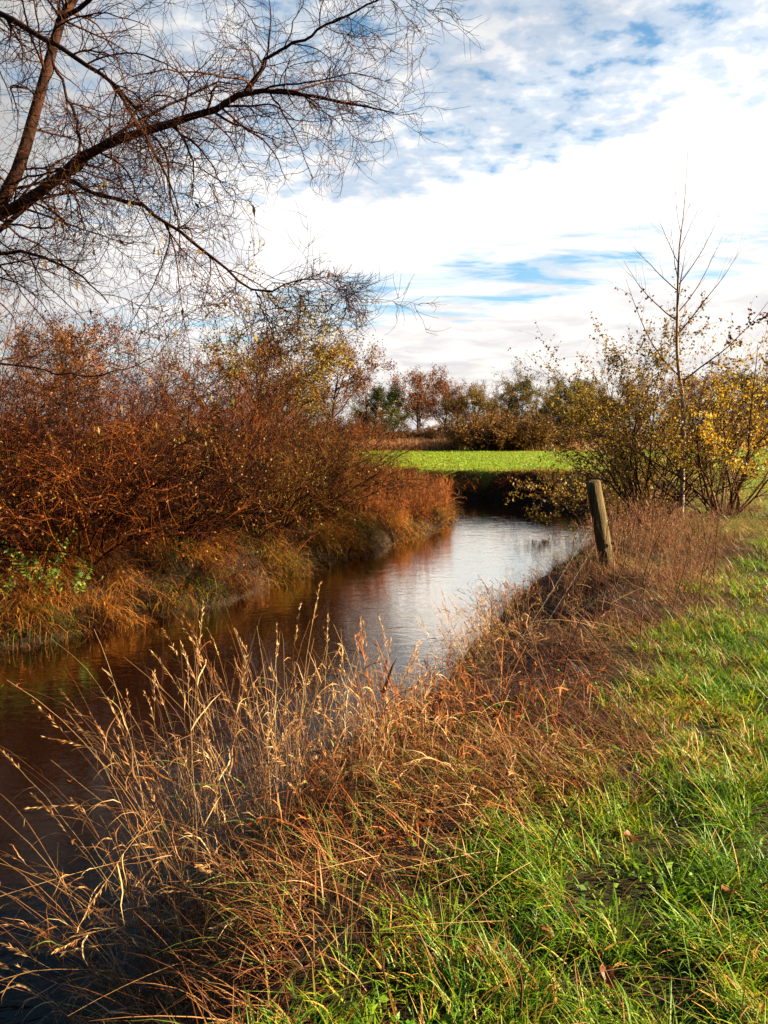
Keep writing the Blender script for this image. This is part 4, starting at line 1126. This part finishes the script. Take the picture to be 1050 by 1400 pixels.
def far_trees():
    kinds = {
        'rust': tree_parts(701, 9.0, 8.5, M['leaf_brown'], 8000, 0.17),
        'green': tree_parts(702, 8.5, 6.5, M['leaf_green'], 13000, 0.19, clear=0.08),
        'gold': tree_parts(703, 9.0, 6.5, M['leaf_gold'], 8500, 0.17, clear=0.15),
        'bare': tree_parts(704, 9.5, 7.0, M['leaf_olive'], 1600, 0.16),
        'olive': tree_parts(705, 8.5, 7.0, M['leaf_olive'], 8000, 0.17, clear=0.12),
        'pine': tree_parts(706, 9.0, 5.5, M['leaf_green'], 10000, 0.17, clear=0.3, upl=0.1),
    }
    nm = {'rust': 'oak_tree', 'green': 'evergreen_tree', 'gold': 'birch_tree', 'bare': 'bare_tree', 'olive': 'alder_tree', 'pine': 'pine_tree'}
    grp = 'trees behind the far meadow'
    # kind, pixel-free world spot, scale, label
    rows = [
        ('rust', -5.2, 74, 1.02, 'orange-brown oak at the left end of the far trees, above the point'),
        ('bare', -2.3, 104, 0.98, 'thin half-bare tree just right of the orange-brown oak'),
        ('green', -0.4, 100, 0.82, 'small dark evergreen between the thin tree and the rusty oaks'),
        ('rust', 4.6, 103, 1.02, 'larger left one of the two rusty oaks in the middle of the far trees'),
        ('rust', 8.2, 108, 0.92, 'smaller right one of the two rusty oaks in the middle of the far trees'),
        ('bare', 10.6, 110, 0.80, 'short thin tree in the gap right of the rusty oaks'),
        ('olive', 12.6, 104, 0.86, 'dark olive tree at the left of the group behind the round bush'),
        ('bare', 16.2, 102, 1.02, 'tall half-bare tree above the round bush'),
        ('pine', 18.2, 106, 0.95, 'dark pine right of the tall half-bare tree'),
        ('gold', 21.5, 101, 0.90, 'green-gold tree left of the yellowish one'),
        ('gold', 24.2, 100, 1.04, 'yellowish tall tree at the right of the far group'),
        ('green', 26.0, 104, 0.92, 'dark evergreen beside the yellowish tall tree'),
        ('gold', 30.0, 102, 0.98, 'golden tree seen behind the olive bush, left side'),
        ('olive', 34.5, 104, 0.95, 'olive tree seen behind the sapling'),
        ('rust', 39.5, 100, 0.92, 'rusty tree seen behind the yellow bush'),
        ('green', 44.5, 98, 0.96, 'dark tree seen behind the yellow bush, left of the edge'),
        ('olive', 49.0, 96, 1.02, 'dark olive tree at the right edge of the picture behind the yellow bush'),
        ('rust', -10.5, 70, 1.0, 'rusty oak half hidden behind the scrub, left of the orange-brown one'),
        ('rust', -25.0, 62, 1.05, 'rusty tree showing over the scrub near the left edge'),
    ]
    pr = {}
    for i, (k, x, y, s, lab) in enumerate(rows):
        s *= 0.98 if y > 90 else 1.0
        if k not in pr: pr[k] = put_shrub(nm[k], kinds[k], lab, 'tree', x, y, i * 1.7, s, grp, FN)
        else: dup(pr[k], (x, y, gz(x, y) - .05), i * 1.7, lab, grp, s)
    # a second, lower row closes the gaps
    rg = np.random.default_rng(9)
    ks = list(kinds)
    for i, x in enumerate(np.arange(-30, 78, 5.2)):
        k = ks[(i * 5 + 1) % 6]; y = 128 + 10 * rg.random()
        dup(pr[k], (x, y, gz(x, y) - .05), i * 2.1, 'low dark tree in the rear row filling the gaps of the far tree line', 'rear row of far trees', 0.68 + .26 * rg.random())
    # the feathery tree over the scrub
    ft = tree_parts(711, 6.6, 7.0, M['leaf_feather'], 6500, 0.10, trunk_r=.13, clear=.16, bare=True, upl=0.5)
    put_shrub('feathery_tree', ft, 'feathery pale tree with thin yellow-green foliage above the left scrub', 'tree', -4.9, 28.0, 0.5, 0.9, None, FN)
    # bushes at the foot of the trees
    bd = shrub_parts(801, 3.4, 60, 110, 12, 8, .3, .03, M['twig_tan'], M['leaf_tan'], 13000, .10, None, .1, 1.6, 10.0)
    br = shrub_parts(802, 3.0, 62, 100, 12, 8, .3, .03, M['twig_red'], M['leaf_brown'], 12000, .11, None, .1, 1.6, 10.0)
    um = shrub_parts(803, 3.0, 62, 100, 12, 8, .3, .03, M['stem_dark'], M['leaf_dark'], 12000, .12, None, .1, 1.6, 10.0)
    g2 = 'bushes at the foot of the far trees'
    a = put_shrub('round_bush', bd, 'big rounded tan bush behind the green meadow', 'bush', 10.2, 68.5, 0, (1.30, 1.15, 1.02), g2)
    dup(a, (13.2, 70.5, gz(13.2, 70.5)), 2.0, 'rounded tan bush merged into the right of the big one', g2, (1.15, 1.1, .86))
    b = put_shrub('brown_bush', br, 'reddish rounded bush at the left end of the reed strip', 'bush', -3.6, 78, 0, (1.2, 1.2, 1.0), g2)
    for i, (x, y, s) in enumerate([(-1.5, 96, 1.1), (2.2, 97, .9), (5.6, 98, 1.2), (9.0, 99, .9), (20, 95, 1.0), (23.6, 94, 1.1), (27.5, 95, 1.2), (31.5, 94, 1.1), (36, 93, 1.2), (41, 92, 1.1), (46, 91, 1.2), (51, 90, 1.2), (-7, 80, 1.3)]):
        s *= 0.68
        if i == 0: ud = put_shrub('undergrowth_bush', um, 'dark brushy undergrowth bush at the foot of the far trees', 'bush', x, y, 0.3, s, g2)
        else: dup(ud, (x, y, gz(x, y)), i * 1.3, 'dark brushy undergrowth bush at the foot of the far trees', g2, s)


far_trees()
